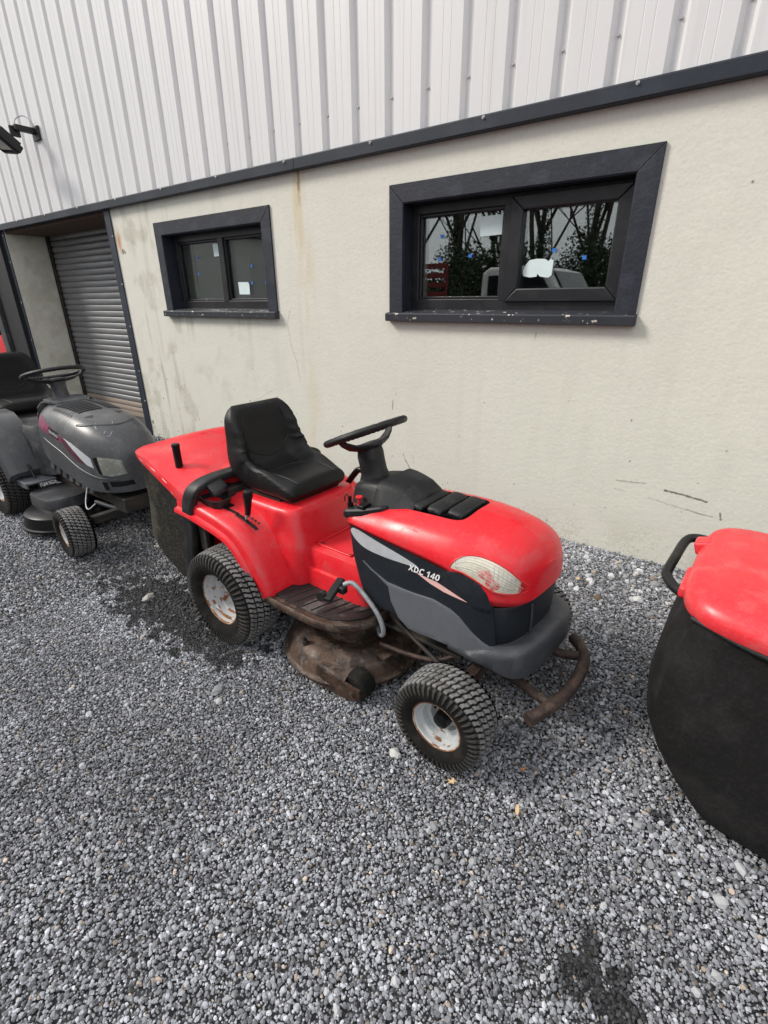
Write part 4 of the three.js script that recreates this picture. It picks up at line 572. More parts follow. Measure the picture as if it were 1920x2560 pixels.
    for (const [x, l] of [[0.768, 0.1], [0.848, 0.102], [0.926, 0.092]]) P('vent_louvre', loft([-1, -0.94, -0.8, 0.8, 0.94, 1].map((k, i) => { const e = [0.35, 0.8, 1, 1, 0.8, 0.35][i]; return loop(0.0295 * (0.75 + 0.25 * e), 0.014 * e, 3.6, 20).map(([a, b]) => [x + a + 0.006, hoodT(x) - 0.003 + b - 0.012 * (k * 0.62) ** 2 + a * -0.1, k * l]); }), { crease: 0.9 }), M.blackPlastic, hood);
    // lamps
    const lamp = [[1.004, 0.626], [1.017, 0.652], [1.046, 0.672], [1.105, 0.674], [1.171, 0.649], [1.216, 0.602], [1.23, 0.566], [1.205, 0.567], [1.15, 0.578], [1.102, 0.601], [1.051, 0.619]];
    for (const s of [1, -1]) {
      const hz = hzS(s), hw1 = hwS(s);
      const lm = P('headlamp', laid(curveShape(lamp, 5), hz, 0.006, { edge: 0.012, side: s, lift: -0.002 }), M.lampWhite, hood);
      { const up = new THREE.CatmullRomCurve3([0, 1, 2, 3, 4, 5, 6].map((i) => V(...lamp[i], 0)), false, 'centripetal'), dn = new THREE.CatmullRomCurve3([0, 10, 9, 8, 7, 6].map((i) => V(...lamp[i], 0)), false, 'centripetal');
        for (let k = 1; k < 9; k++) { const f = k / 9; obj('reflector_rib', boxUV(tube(Array.from({ length: 9 }, (_, i) => { const q = 0.1 + 0.82 * i / 8, A = up.getPointAt(q), B2 = dn.getPointAt(q), x = lerp(A.x, B2.x, f), y = lerp(A.y, B2.y, f); return [x, y, s * (hz(x, y) + 0.0038)]; }), k % 3 ? 0.0011 : 0.0018, 20, 5)), M.silver, lm); }
        for (let k = 0; k < 9; k++) { const q = 0.52 + k * 0.05, A = up.getPointAt(q), B2 = dn.getPointAt(Math.min(0.98, q + 0.08)); obj('reflector_flute', boxUV(tube([0.12, 0.35, 0.6, 0.88].map((f) => { const x = lerp(A.x, B2.x, f) + 0.006 * Math.sin(f * 3), y = lerp(A.y, B2.y, f); return [x, y, s * (hz(x, y) + 0.004)]; }), 0.0012, 10, 5)), M.silver, lm); } }
      obj('red_reflection', boxUV(laid(curveShape([[1.095, 0.632], [1.125, 0.64], [1.138, 0.628], [1.15, 0.612], [1.163, 0.604], [1.162, 0.586], [1.145, 0.583], [1.128, 0.594], [1.118, 0.612], [1.104, 0.618]], 4), hz, 0.0008, { edge: 0.012, side: s, lift: 0.0036 })), std({ map: rep(dirty([0.6, 0.1, 0.1], [0.75, 0.45, 0.4], 0.8, 305, 9), 0.1), roughness: 0.35 }), lm);  // red reflection in the lamp, painted on as a thin coloured patch
      P('lamp_surround', laid(poly([[0.99, 0.6075], [1.051, 0.617], [1.102, 0.598], [1.132, 0.566], [1.152, 0.518], [1.156, 0.5], [1.1, 0.5], [1.0, 0.58]]), (x, y) => Math.max(hz(x, y), y < hoodL(x) ? hw1(x) : 0), 0.0032, { edge: 0.012, bevel: 0.0008, side: s, lift: -0.002 }), M.navy, hood);
      obj('lens', boxUV(laid(curveShape(lamp, 5), hz, 0.0015, { edge: 0.012, side: s, lift: 0.009 })), M.lens, lm);
      obj('lamp_bezel', boxUV(tube(curveShape(lamp, 5).getPoints().map((q) => [q.x, q.y, s * (hz(q.x, q.y) + 0.004)]).filter((_, i) => i % 2 === 0), 0.0032, 70, 6, true)), M.red, lm);
    }
  }
  // side panels: navy upper, grey sweep below, stripes and lettering
  for (const s of [1, -1]) {
    const hw1 = hwS(s), sideF = (x) => hw1(x) - 0.003;
    const sp = P('side_panel', laid(poly([[0.545, 0.66], [0.66, 0.651], [0.78, 0.64], [0.89, 0.628], [0.995, 0.608], [1.05, 0.6], [1.1, 0.58], [1.135, 0.56], [1.153, 0.53], [1.158, 0.48], [1.166, 0.41], [1.172, 0.352], [1.1, 0.33], [0.95, 0.325], [0.845, 0.318], [0.79, 0.345], [0.7, 0.34], [0.62, 0.36], [0.59, 0.44], [0.56, 0.53]]), (x, y) => sideF(x) - 0.003 * smooth(0.6, 0.5, x), 0.006, { edge: 0.025, bevel: 0.001, side: s, lift: -0.006 }), M.navy);
    const grey = [[0.62, 0.515], [0.66, 0.497], [0.745, 0.47], [0.85, 0.472], [0.945, 0.48], [1.015, 0.467], [1.05, 0.45], [1.1, 0.405], [1.14, 0.375], [1.172, 0.356], [1.174, 0.316], [1.087, 0.322], [0.952, 0.318], [0.9, 0.314], [0.845, 0.313], [0.797, 0.342], [0.762, 0.4], [0.75, 0.455], [0.7, 0.48]];
    P('skirt_panel', laid(poly(grey), sideF, 0.008, { edge: 0.025, bevel: 0.002, side: s, lift: -0.001 }), M.greyPanel, t);
    obj('silver_stripe', boxUV(laid(curveShape([[0.556, 0.62], [0.562, 0.631], [0.585, 0.634], [0.654, 0.625], [0.756, 0.609], [0.825, 0.596], [0.875, 0.581], [0.79, 0.572], [0.714, 0.569], [0.625, 0.573], [0.574, 0.596]], 4), sideF, 0.002, { edge: 0.02, side: s, lift: 0.0002 })), M.silver, sp);
    obj('pink_stripe', boxUV(laid(poly([[0.862, 0.561], [0.908, 0.553], [0.956, 0.55], [1.01, 0.535], [1.072, 0.516], [0.985, 0.523], [0.93, 0.536]]), sideF, 0.0016, { edge: 0.02, side: s, lift: 0.0002 })), M.pink, sp);
    { const tx = textShape('XDC 140', 0.024, 0.0012), w = tx.boundingBox.max.x; tx.applyMatrix4(new THREE.Matrix4().makeShear(0, 0, 0.28, 0, 0, 0)); tx.scale(0.126 / w, 1, 1); if (s < 0) tx.translate(-0.066, 0, 0).rotateY(Math.PI).translate(0.066, 0, 0); tx.rotateZ(s * 0.005); const q = tx.attributes.position; for (let i = 0; i < q.count; i++) { const x = 0.838 + q.getX(i), y = 0.557 + q.getY(i); q.setXYZ(i, x, y, s > 0 ? sideF(x) + 0.0022 + q.getZ(i) : -sideF(x) - 0.0022 + q.getZ(i)); } obj('lettering', boxUV(tx), M.white, sp); }
  }
  // front grille panel and bumper cover round the nose
  const plan = (hw, nx, x0, n = 3.4, k = 40) => { const o = []; for (let i = 0; i <= k; i++) { const a = -Math.PI / 2 + Math.PI * i / k, c = Math.cos(a), s = Math.sin(a); const x = x0 + (nx - x0) * Math.abs(c) ** (2 / n), z = hw * Math.sign(s) * Math.abs(s) ** (2 / n); o.push([skew(x, z), z]); } return o; };
  const ring = (list, crease = 0.6) => loft(list.map(([hw, nx, x0, y]) => plan(hw, nx, x0).map(([x, z]) => [x, y + 0, z])), { ring: false, caps: false, crease });
  P('nose_gap', ring([[0.218, 1.236, 1.0, 0.532], [0.214, 1.226, 1.0, 0.52], [0.214, 1.226, 1.0, 0.505]]), M.gloss);
  P('grille_panel', ring([[0.218, 1.234, 1.02, 0.51], [0.22, 1.238, 1.02, 0.505], [0.219, 1.238, 1.02, 0.43], [0.214, 1.235, 1.02, 0.385], [0.21, 1.23, 1.02, 0.36]]), M.navy);
  P('grille_frame', [1, -1].map((s) => tube([[1.238, 0.502, 0.09 * s], [1.24, 0.44, 0.084 * s], [1.238, 0.4, 0.076 * s], [1.236, 0.374, 0.07 * s]], 0.004, 14, 6)), M.bumperGrey);
  { // skirt lower edge rises towards the back
    const K = 44, yb = (x) => lerp(0.315, 0.262, smooth(1.14, 1.28, x)), rows = [[0.212, 1.228, 0.366, 0], [0.226, 1.262, 0.372, 0], [0.242, 1.284, 0.37, 0], [0.251, 1.294, 0.36, 0], [0.2535, 1.297, 0.345, 0], [0.253, 1.296, 0, 1], [0.247, 1.288, -0.01, 1], [0.236, 1.274, -0.01, 1]].map(([hw, nx, y, low]) => plan(hw, nx, 1.02, 3.9, K).map(([x, z]) => [x, low ? yb(x) + y : Math.max(y - 0.045 * smooth(1.17, 1.06, x), yb(x) + 0.012), z * (1 - 0.055 * smooth(1.16, 1.03, x))]));
    P('bumper_cover', loft(rows, { ring: false, caps: false, crease: 0.7 }), M.bumperGrey);
    P('lower_duct', loft([0.3, 0.25, 0.215].map((y, i) => plan(0.13 - i * 0.012, 1.262 - i * 0.012, 1.1, 2.4).map(([x, z]) => [x, y, z])), { ring: false, caps: false, crease: 0.6 }), std({ map: rep(dirty([0.2, 0.2, 0.2], [0.1, 0.1, 0.1], 0.6, 301), 0.2), roughness: 0.6 }));
  }
  P('engine_bay', box(0.5, 0.2, 0.36, 0.9, 0.43, 0, 0.02), M.gloss);
  // dashboard
  const dash = new THREE.Group(); dash.name = 'dashboard'; t.add(dash);
  P('tray', loft([[0.512, 0.196, 0.664, 0.688], [0.524, 0.2, 0.662, 0.693], [0.6, 0.19, 0.67, 0.71], [0.665, 0.165, 0.69, 0.727], [0.68, 0.15, 0.69, 0.728]].map(([x, z, a, b]) => [[x, a, z], [x, b - 0.006, z], [x, b, z - 0.006], [x, b, -z + 0.006], [x, b - 0.006, -z], [x, a, -z]]), { crease: 0.4 }), M.blackPlastic, dash);
  const con = (x, hb, ht, y0, y1) => { const o = []; const K = 24; for (let i = 0; i <= K; i++) { const q = Math.PI * i / K, c = Math.cos(q), s = Math.sin(q), e = Math.abs(s) ** 0.2; o.push([x, y0 + (y1 - y0) * e, lerp(hb, ht, e) * Math.sign(c) * Math.abs(c) ** 0.2]); } return o; };
  P('console', loft([con(0.478, 0.09, 0.07, 0.69, 0.735), con(0.481, 0.105, 0.085, 0.688, 0.758), con(0.492, 0.112, 0.095, 0.688, 0.766), con(0.54, 0.128, 0.1, 0.69, 0.778), con(0.585, 0.138, 0.102, 0.69, 0.786), con(0.612, 0.142, 0.1, 0.7, 0.788), con(0.622, 0.142, 0.098, 0.7, 0.788)], { crease: 0.8 }), M.blackPlastic, dash);
  P('cowl', loft([con(0.61, 0.148, 0.106, 0.7, 0.794), con(0.616, 0.15, 0.11, 0.7, 0.8), con(0.65, 0.15, 0.104, 0.71, 0.799), con(0.69, 0.14, 0.096, 0.718, 0.793), con(0.73, 0.128, 0.09, 0.722, 0.782), con(0.765, 0.118, 0.084, 0.724, 0.76), con(0.775, 0.116, 0.08, 0.724, 0.748)], { crease: 0.8 }), M.blackPlastic, dash);
  P('key', [cyl([0.518, 0.69, 0.16], [0.516, 0.71, 0.16], 0.012), box(0.006, 0.026, 0.018, 0.515, 0.722, 0.16, 0.003), tube([[0.515, 0.73, 0.166], [0.512, 0.745, 0.172], [0.508, 0.74, 0.18], [0.51, 0.72, 0.182]], 0.0022, 12, 5)], M.gloss, dash);
  P('choke_knob', lathe([[0, 0.03], [0.013, 0.03], [0.0145, 0.026], [0.0075, 0.018], [0.0065, 0], [0.012, -0.003]], 18).translate(0.545, 0.705, 0.14), M.red, dash);
  P('switch', box(0.03, 0.012, 0.05, 0.59, 0.716, 0.165, 0.003), M.gloss, dash);
  P('steering_column', loft([[0.51, 0.757, 0.062], [0.509, 0.775, 0.056], [0.507, 0.79, 0.051], [0.497, 0.83, 0.05], [0.49, 0.86, 0.051], [0.485, 0.885, 0.046]].map(([x, y, r]) => loop(r, r * 0.92, 2.4, 28).map(([a, b]) => [x + a, y + a * 0.35, b])), { crease: 0.8 }), M.blackPlastic);
  makeSteering(t, [0.466, 0.945, 0], { r: 0.16, tilt: 0.4, drop: 0.055 });
  // far-side hand lever
  const hl = new THREE.Group(); hl.name = 'hand_lever'; t.add(hl);
  P('rod', cyl([0.08, 0.54, -0.27], [0.125, 0.585, -0.27], 0.006), M.zinc, hl); P('grip', tube([[0.12, 0.58, -0.27], [0.16, 0.63, -0.27], [0.19, 0.66, -0.27], [0.222, 0.664, -0.27]], 0.0155, 20, 10), M.gloss, hl);
  // arch between body and collector
  { const c = new THREE.CatmullRomCurve3([[-0.36, 0.115, 0.372], [-0.31, 0.25, 0.388], [-0.262, 0.45, 0.392], [-0.235, 0.6, 0.39], [-0.215, 0.655, 0.372], [-0.205, 0.68, 0.33], [-0.2, 0.69, 0.27], [-0.2, 0.692, 0.1], [-0.2, 0.692, 0], [-0.2, 0.692, -0.1], [-0.2, 0.69, -0.27], [-0.205, 0.68, -0.33], [-0.215, 0.655, -0.372], [-0.235, 0.6, -0.39], [-0.262, 0.45, -0.392], [-0.31, 0.25, -0.388], [-0.36, 0.115, -0.372]].map((q) => V(...q)), false, 'centripetal');
    const rows = c.getPoints(90).map((q, i, a) => { const d = a[Math.min(i + 1, 90)].clone().sub(a[Math.max(i - 1, 0)]).normalize(), u = V(1, 0, 0).addScaledVector(d, -d.x).normalize(), n = d.clone().cross(u); return loop(0.038, 0.018, 5, 20).map(([p1, p2]) => [q.x + u.x * p1 + n.x * p2, q.y + u.y * p1 + n.y * p2, q.z + u.z * p1 + n.z * p2]); });
    P('chute_frame', loft(rows, { crease: 0.7 }), M.blackPlastic); P('chute', box(0.16, 0.4, 0.42, -0.28, 0.38, 0, 0.02), M.gloss); P('chute_foot', [1, -1].map((s) => tube([[-0.3, 0.2, 0.35 * s], [-0.34, 0.12, 0.35 * s], [-0.38, 0.07, 0.33 * s]], 0.026, 10, 10)), M.deck); P('bracket', box(0.05, 0.12, 0.02, -0.19, 0.43, 0.37, 0.004), M.darkMetal);
P('arch_cap', loft([0.262, 0.272, 0.325, 0.335].map((z, i) => loop(i % 3 ? 0.034 : 0.028, i % 3 ? 0.014 : 0.009, 5, 20).map(([x, y]) => [-0.148 + x, 0.68 - (z - 0.25) * 0.25 + y - x * 0.5, z])), { crease: 0.7 }), M.blackPlastic); }
  return { t, P };
}
// collector: red lid over a fabric bag, as part of a mower
function collector(t, P) {
  const g = new THREE.Group(); g.name = 'grass_collector'; t.add(g);
  const X = [-0.225, -0.24, -0.3, -0.4, -0.5, -0.6, -0.68, -0.735, -0.757, -0.764];
  const yb = pchip([-0.77, -0.68, -0.5, -0.37, -0.26, -0.22], [0.722, 0.71, 0.658, 0.612, 0.565, 0.55]), yo = pchip([-0.77, -0.67, -0.5, -0.33, -0.22], [0.745, 0.752, 0.705, 0.65, 0.612]), zo = pchip([-0.77, -0.74, -0.68, -0.5, -0.22], [0.3, 0.345, 0.366, 0.385, 0.402]), yp = pchip([-0.77, -0.72, -0.5, -0.25], [0.75, 0.765, 0.735, 0.683]), zp = pchip([-0.77, -0.7, -0.4, -0.22], [0.2, 0.215, 0.25, 0.285]);
  const rows = X.map((x, i) => { const k = i === 0 ? 0.012 : i === X.length - 1 ? 0.012 : 0; const h = [[zo(x), yb(x)], [zo(x) + 0.001, lerp(yb(x), yo(x), 0.6)], [zo(x) - 0.006, yo(x) - 0.004], [zo(x) - 0.03, yo(x) + 0.004], [zp(x) + 0.02, lerp(yo(x), yp(x), 0.75)], [zp(x), yp(x) - 0.002], [zp(x) - 0.02, yp(x)], [zp(x) * 0.5, yp(x) + 0.005]].map(([z, y]) => [z, y - k]); return [...h.map(([z, y]) => [x, y, z]), [x, yp(x) + 0.006 - k, 0], ...h.slice().reverse().map(([z, y]) => [x, y, -z]), [x, yb(x), 0]]; });
  P('lid', loft(rows, { crease: 0.5 }), M.red, g);
  P('lid_handle', lathe([[0, 0.118], [0.0165, 0.118], [0.019, 0.114], [0.019, 0.104], [0.0175, 0.1], [0.0175, 0], [0.022, -0.003]], 22).rotateZ(0.02).translate(-0.435, 0.697, 0.297), M.gloss, g);
  P('scuff_mark', [[[-0.5, 0.69], [-0.56, 0.705], [-0.6, 0.718]], [[-0.47, 0.672], [-0.53, 0.69], [-0.55, 0.7]], [[-0.4, 0.655], [-0.44, 0.67]], [[-0.36, 0.61], [-0.365, 0.63], [-0.36, 0.64]], [[-0.62, 0.712], [-0.66, 0.722]]].map((l) => tube(l.map(([x, y]) => [x, y, zo(x) - 0.001]), 0.0022, 8, 4)), M.pink, g);
  const bagS = poly([[-0.262, 0.555], [-0.3, 0.4], [-0.355, 0.15], [-0.39, 0.115], [-0.47, 0.12], [-0.6, 0.18], [-0.7, 0.25], [-0.735, 0.285], [-0.738, 0.33], [-0.712, 0.5], [-0.69, 0.69], [-0.66, 0.7], [-0.5, 0.65], [-0.35, 0.6]]);
  let b = new TessellateModifier(0.05, 6).modify(ext(bagS, 0.72, 0.025, -0.36, 3).toNonIndexed()); warp(b, (v) => { const n = fbm(v.x * 5 + 4, v.y * 5 + v.z * 2, 3, 311) - 0.5; v.z += Math.sign(v.z) * (0.028 * n - 0.012 * Math.sin(clamp((v.y - 0.2) / 0.4) * Math.PI)); v.x += 0.02 * (fbm(v.z * 6, v.y * 6, 3, 313) - 0.5) * (v.x < -0.6 ? 1 : 0); }); b.deleteAttribute('normal'); b.deleteAttribute('uv'); b = mergeVertices(b, 1e-4); b = toCreased(b.toNonIndexed(), 0.8);
  P('bag', b, M.bag, g);
  P('bag_piping', tube([[-0.268, 0.55, 0.363], [-0.31, 0.4, 0.358], [-0.365, 0.15, 0.36]], 0.006, 20, 6), M.blackPlastic, g);
  return g;
}
const mower = redMower('ride_on_mower', 'whole red ride-on mower with black seat, grey skirt and lettered bonnet side', [-1.635, 0, 1.46], -2.0 * Math.PI / 180);
collector(mower.t, mower.P);
// ---------- the mower whose grass bag stands at the edge of the view ----------
{
  const c = mower.t.clone(); c.name = numbered('ride_on_mower'); scene.add(c); c.position.set(0.76, 0, 1.3); c.rotation.y = -2.5 * Math.PI / 180;
  c.userData = { label: 'red-lidded mower with a full black grass bag and black carry handle, behind the other bonnet', category: 'lawn mower' };
  c.remove(c.children.find((o) => o.name === 'grass_collector'));
  const g = new THREE.Group(); g.name = 'grass_collector'; g.userData.label = 'scuffed red lid over a bulging black fabric bag'; g.position.y = 0.022; c.add(g);
  const P = (n, q, m, par = g) => obj(n, boxUV(Array.isArray(q) ? join(q) : q), m, par);
  const lid = (k, y, r = 0) => { const o = []; for (const [x, z] of loop(0.275, 1, 5, 56)) { const X = -0.485 + x * k, f = (X + 0.76) / 0.55, hw = lerp(0.325, 0.395, clamp(f)); o.push([X + r * Math.sign(x) * 0, y - 0.035 * clamp(f), z * hw * k]); } return o; };
  P('lid', loft([lid(1.0, 0.592), lid(1.008, 0.6), lid(1.008, 0.618), lid(1.0, 0.628), lid(0.97, 0.645), lid(0.93, 0.656), lid(0.86, 0.663), lid(0.6, 0.672), lid(0.25, 0.676)], { crease: 0.7 }), M.redFaded, g);
  P('lid_catch', [box(0.05, 0.045, 0.07, -0.752, 0.63, -0.12, 0.01, 0, 0, 0.3), box(0.05, 0.04, 0.16, -0.748, 0.6, 0.12, 0.012)], M.redFaded, g);
  let b = loft([[-0.74, 0.315, 0.61, 6], [-0.765, 0.345, 0.52, 5.5], [-0.79, 0.37, 0.42, 5], [-0.797, 0.385, 0.32, 4.5], [-0.785, 0.39, 0.22, 4.5], [-0.745, 0.395, 0.14, 4.5], [-0.69, 0.395, 0.08, 5], [-0.62, 0.39, 0.02, 5.5], [-0.56, 0.36, -0.005, 6]].map(([x0, hz, y, n]) => loop((-0.22 - x0) / 2, hz, n, 64).map(([x, z]) => { const a = Math.atan2(z, x), w = 0.012 * (fbm(a * 2.2 + 7, y * 7, 3, 321) - 0.5); return [(x0 - 0.22) / 2 + x * (1 + w), y - 0.04 * clamp((x + 0.2) * 1.2) * (y < 0.15 ? 1 : 0.3), z * (1 + w * 1.5) * (1 + 0.1 * clamp((x + 0.28) / 0.4) * smooth(0.5, 0.1, y))]; })), { crease: 0.9 });
  P('bag', b, M.bagBlack, g);
  P('bag_hem', tube([[-0.72, 0.588, 0.3], [-0.6, 0.576, 0.338], [-0.45, 0.562, 0.362], [-0.25, 0.55, 0.385]], 0.008, 24, 6), M.blackPlastic, g);
  P('carry_handle', tube([[-0.735, 0.565, -0.33], [-0.79, 0.566, -0.325], [-0.818, 0.56, -0.29], [-0.828, 0.545, -0.15], [-0.832, 0.535, -0.06], [-0.826, 0.53, -0.02], [-0.79, 0.53, 0.045], [-0.74, 0.535, 0.09]], 0.0165, 48, 12), M.blackPlastic, g);
  for (const [x, y, z] of [[-0.55, 0.25, 0.393], [-0.5, 0.3, 0.391], [-0.4, 0.16, 0.39], [-0.68, 0.32, 0.376], [-0.63, 0.2, 0.388]]) P('grass_fleck', box(0.007, 0.0018, 0.002, x, y, z, 0, 0, 0, x * 9), M.silver, g);
}
// ---------- the grey mower by the shutter ----------
{
  const t = thing('ride_on_mower', 'dusty grey ride-on mower with maroon side flash and slatted bonnet by the roller shutter', 'lawn mower', [-4.2, 0, 1.47]);
  const P = (n, q, m, par = t) => obj(n, boxUV(Array.isArray(q) ? join(q) : q), m, par);
  for (const s of [1, -1]) { makeWheel(t, [0.03, 0.222, 0.36 * s], { R: 0.225, W: 0.215, rr: 0.1157, rows: 5, count: 56, rim: M.rimSilver, hub: false, side: s, treadMat: M.treadDark }); makeWheel(t, [1.11, 0.148, 0.42 * s], { R: 0.15, W: 0.145, rr: 0.075, rows: 5, count: 44, rim: M.rimSilver, side: s, steer: s > 0 ? -0.12 : -0.12 }); }
  P('chassis', [box(1.15, 0.08, 0.3, 0.5, 0.26, 0, 0.01), box(0.05, 0.05, 0.62, 1.11, 0.18, 0, 0.006), box(0.16, 0.1, 0.3, 1.15, 0.24, 0, 0.01), cyl([0.03, 0.222, -0.3], [0.03, 0.222, 0.3], 0.02), box(0.5, 0.25, 0.36, 0.75, 0.4, 0, 0.02)], M.darkMetal);
  const w = (() => { const r = pchip([0.38, 0.42, 0.6, 0.85], [0.2, 0.228, 0.243, 0.245]); return (x) => x <= 0.85 ? r(x) : x >= 1.25 ? 0 : 0.245 * Math.max(0, 1 - ((x - 0.85) / 0.4) ** 2.5) ** (1 / 2.5); })();
  const yt = pchip([0.38, 0.42, 0.6, 0.8, 1.0, 1.1, 1.18, 1.23, 1.25], [0.782, 0.797, 0.802, 0.786, 0.742, 0.7, 0.645, 0.59, 0.54]), yl = pchip([0.38, 0.52, 0.7, 0.88, 1.05, 1.25], [0.5, 0.445, 0.405, 0.372, 0.335, 0.33]), n = 3.4;
  const gz = (x, y) => { const a = yl(x), k = clamp((y - a) / (yt(x) - a)); return w(x) * Math.max(0, 1 - k ** n) ** (1 / n); }, gy = (x, z) => yl(x) + (yt(x) - yl(x)) * Math.max(0, 1 - (Math.abs(z) / Math.max(w(x), 1e-3)) ** n) ** (1 / n);
  const xs = []; for (let x = 0.38; x < 0.849; x += 0.0235) xs.push(x); for (let i = 0; i <= 22; i++) xs.push(0.85 + 0.4 * Math.sin(i / 22 * Math.PI / 2) ** (2 / 2.5));
  const hood = new THREE.Group(); hood.name = 'bonnet'; t.add(hood);
  P('shell', bonnet({ xs, w, yl, yt, n }), M.greyHood, hood); P('rear_face', loft([0.383, 0.39].map((x) => loop(0.2, 0.14, 4, 24).map(([z, y]) => [x, 0.64 + y, z])), { crease: 0.5 }), M.greyDark, hood);
  P('bonnet_ridge', loft([0.36, 0.372, 0.46, 0.5].map((x, i) => loop(0.13 - (i === 3 ? 0.03 : 0), 0.02, 4, 20).map(([z, y]) => [x, 0.803 + y * (i === 3 ? 0.3 : 1) - (i === 3 ? 0.006 : 0), z])), { crease: 0.6 }), M.greyHood, hood);
  // slatted vents on top
  const top = (pts, lift, m, nme, par) => { let g = new TessellateModifier(0.02, 6).modify(new THREE.ShapeGeometry(poly(pts)).toNonIndexed()); warp(g, (v) => { const z = v.y; v.z = z; v.y = gy(v.x, z) + lift; }); g = flip(g); g.deleteAttribute('normal'); g.computeVertexNormals(); return P(nme, g, m, par); };
  for (const [x0, x1, za, zb, zc, zd] of [[0.54, 0.83, 0.13, -0.035, 0.115, -0.035], [0.54, 0.83, -0.065, -0.15, -0.065, -0.15]]) { const v = top([[x0, za], [x1, zc], [x1, zd], [x0, zb]], 0.0012, M.gloss, 'vent', hood); for (let k = 0; k < 9; k++) { const x = lerp(x0, x1, (k + 0.5) / 9), a = lerp(za, zc, k / 8) , b = lerp(zb, zd, k / 8); obj('slat', boxUV(tube([0, 0.25, 0.5, 0.75, 1].map((q) => { const z = lerp(a, b, q); return [x, gy(x, z) + 0.003, z]; }), 0.0042, 10, 6)), M.greyHood, v); } }
  for (let k = 0; k < 8; k++) { const x = 0.57 + k * 0.032; top([[x, 0.165], [x + 0.016, 0.163], [x + 0.012, 0.145], [x - 0.004, 0.147]], 0.0015, M.gloss, 'slot', hood); }
  for (const s of [1, -1]) { top(s > 0 ? [[0.9, 0.12], [0.935, 0.085], [0.905, 0.07]] : [[0.905, -0.07], [0.94, -0.08], [0.9, -0.12]], 0.0015, M.gloss, 'air_inlet', hood); }
  P('scoop_edge', tube(Array.from({ length: 15 }, (_, i) => { const a = -1.35 + 2.7 * i / 14, x = 0.86 + 0.2 * Math.cos(a), z = 0.18 * Math.sin(a); return [x, gy(x, z) - 0.004, z]; }), 0.0095, 50, 8), M.greyHood, hood);
  P('scratch', [[[1.0, 0.11], [1.02, 0.125], [1.045, 0.13]], [[1.09, 0.1], [1.1, 0.118]], [[1.11, 0.07], [1.13, 0.1], [1.125, 0.115]], [[1.03, 0.02], [1.06, 0.035]]].map((l) => tube(l.map(([x, z]) => [x, gy(x, z) + 0.0002, z]), 0.0016, 8, 4)), M.silver, hood);
  // side flash, lettering, silver streak
  for (const s of [1, -1]) {
    const lay = (pts, m, lift, nme, th = 0.0015) => P(nme, laid(poly(pts), gz, th, { edge: 0.02, side: s, lift }), m, hood);
    lay([[0.43, 0.735], [0.46, 0.735], [0.6, 0.69], [0.76, 0.642], [0.78, 0.6], [0.64, 0.625], [0.5, 0.65], [0.435, 0.665]], M.maroon, 0.0005, 'side_flash'); lay([[0.76, 0.64], [0.82, 0.622], [0.94, 0.56], [1.02, 0.505], [0.95, 0.51], [0.86, 0.555], [0.78, 0.6]], M.maroonDark, 0.0006, 'side_flash'); lay([[0.8, 0.635], [0.9, 0.615], [1.0, 0.578], [1.065, 0.545], [1.085, 0.485], [1.03, 0.502], [0.94, 0.562], [0.84, 0.617]], M.silver, 0.0012, 'side_lamp');
    lay([[0.6, 0.685], [0.73, 0.655], [0.737, 0.612], [0.605, 0.638]], M.gloss, 0.002, 'name_plate'); const tx = textShape('Mountfield', 0.021, 0.0008), wd = tx.boundingBox.max.x; tx.scale(0.118 / wd, 1, 1); if (s < 0) tx.rotateY(Math.PI).translate(0.118, 0, 0); const q = tx.attributes.position; for (let i = 0; i < q.count; i++) { const x = 0.61 + q.getX(i), y = 0.648 + q.getY(i) - (x - 0.61) * 0.2; q.setXYZ(i, x, y, s * (gz(x, y) + 0.004) + q.getZ(i)); } P('lettering', tx, M.silver, hood);
    // headlamp and dark slots on the nose
    const lp = lay([[1.115, 0.555], [1.165, 0.552], [1.222, 0.535], [1.235, 0.45], [1.19, 0.437], [1.14, 0.447]], std({ map: rep(dirty([0.26, 0.27, 0.23], [0.42, 0.42, 0.4], 0.5, 331), 0.1), roughness: 0.25, metalness: 0.3 }), 0.001, 'headlamp', 0.004); lay([[1.082, 0.55], [1.106, 0.553], [1.132, 0.45], [1.115, 0.452]], M.gloss, 0.001, 'lamp_slot'); lay([[1.12, 0.4], [1.15, 0.402], [1.155, 0.35], [1.135, 0.35]], M.gloss, 0.001, 'air_slot'); lay([[1.165, 0.405], [1.243, 0.405], [1.245, 0.372], [1.172, 0.37]], M.gloss, 0.001, 'air_slot');
  }
  P('side_crease', [1, -1].map((s) => tube([[0.4, 0.625, 0], [0.55, 0.585, 0], [0.75, 0.535, 0], [0.95, 0.465, 0], [1.1, 0.425, 0], [1.2, 0.415, 0]].map(([x, y]) => [x, y, s * (gz(x, y) - 0.003)]), 0.007, 30, 8)), M.greyHood, hood);
  // black louvred lower cover
  const low = new THREE.Group(); low.name = 'lower_cover'; t.add(low);
  for (let k = 0; k < 7; k++) for (const s of [1, -1]) { const x = 0.48 + k * 0.075; P('louvre', box(0.07, 0.09 - k * 0.004, 0.02, x, yl(x) - 0.045, s * (w(x) - 0.03 - k * 0.004), 0.006, s * -0.25, s * -0.1), M.greyDark, low); }
  P('front_rail', tube([[0.95, 0.23, 0.2], [1.1, 0.2, 0.14], [1.18, 0.2, 0.05], [1.18, 0.2, -0.05], [1.1, 0.2, -0.14]], 0.014, 24, 8), M.bumperGrey); P('cable', tube([[0.88, 0.34, 0.19], [0.93, 0.24, 0.25], [0.99, 0.21, 0.27], [1.04, 0.25, 0.24]], 0.004, 20, 6), M.silver);
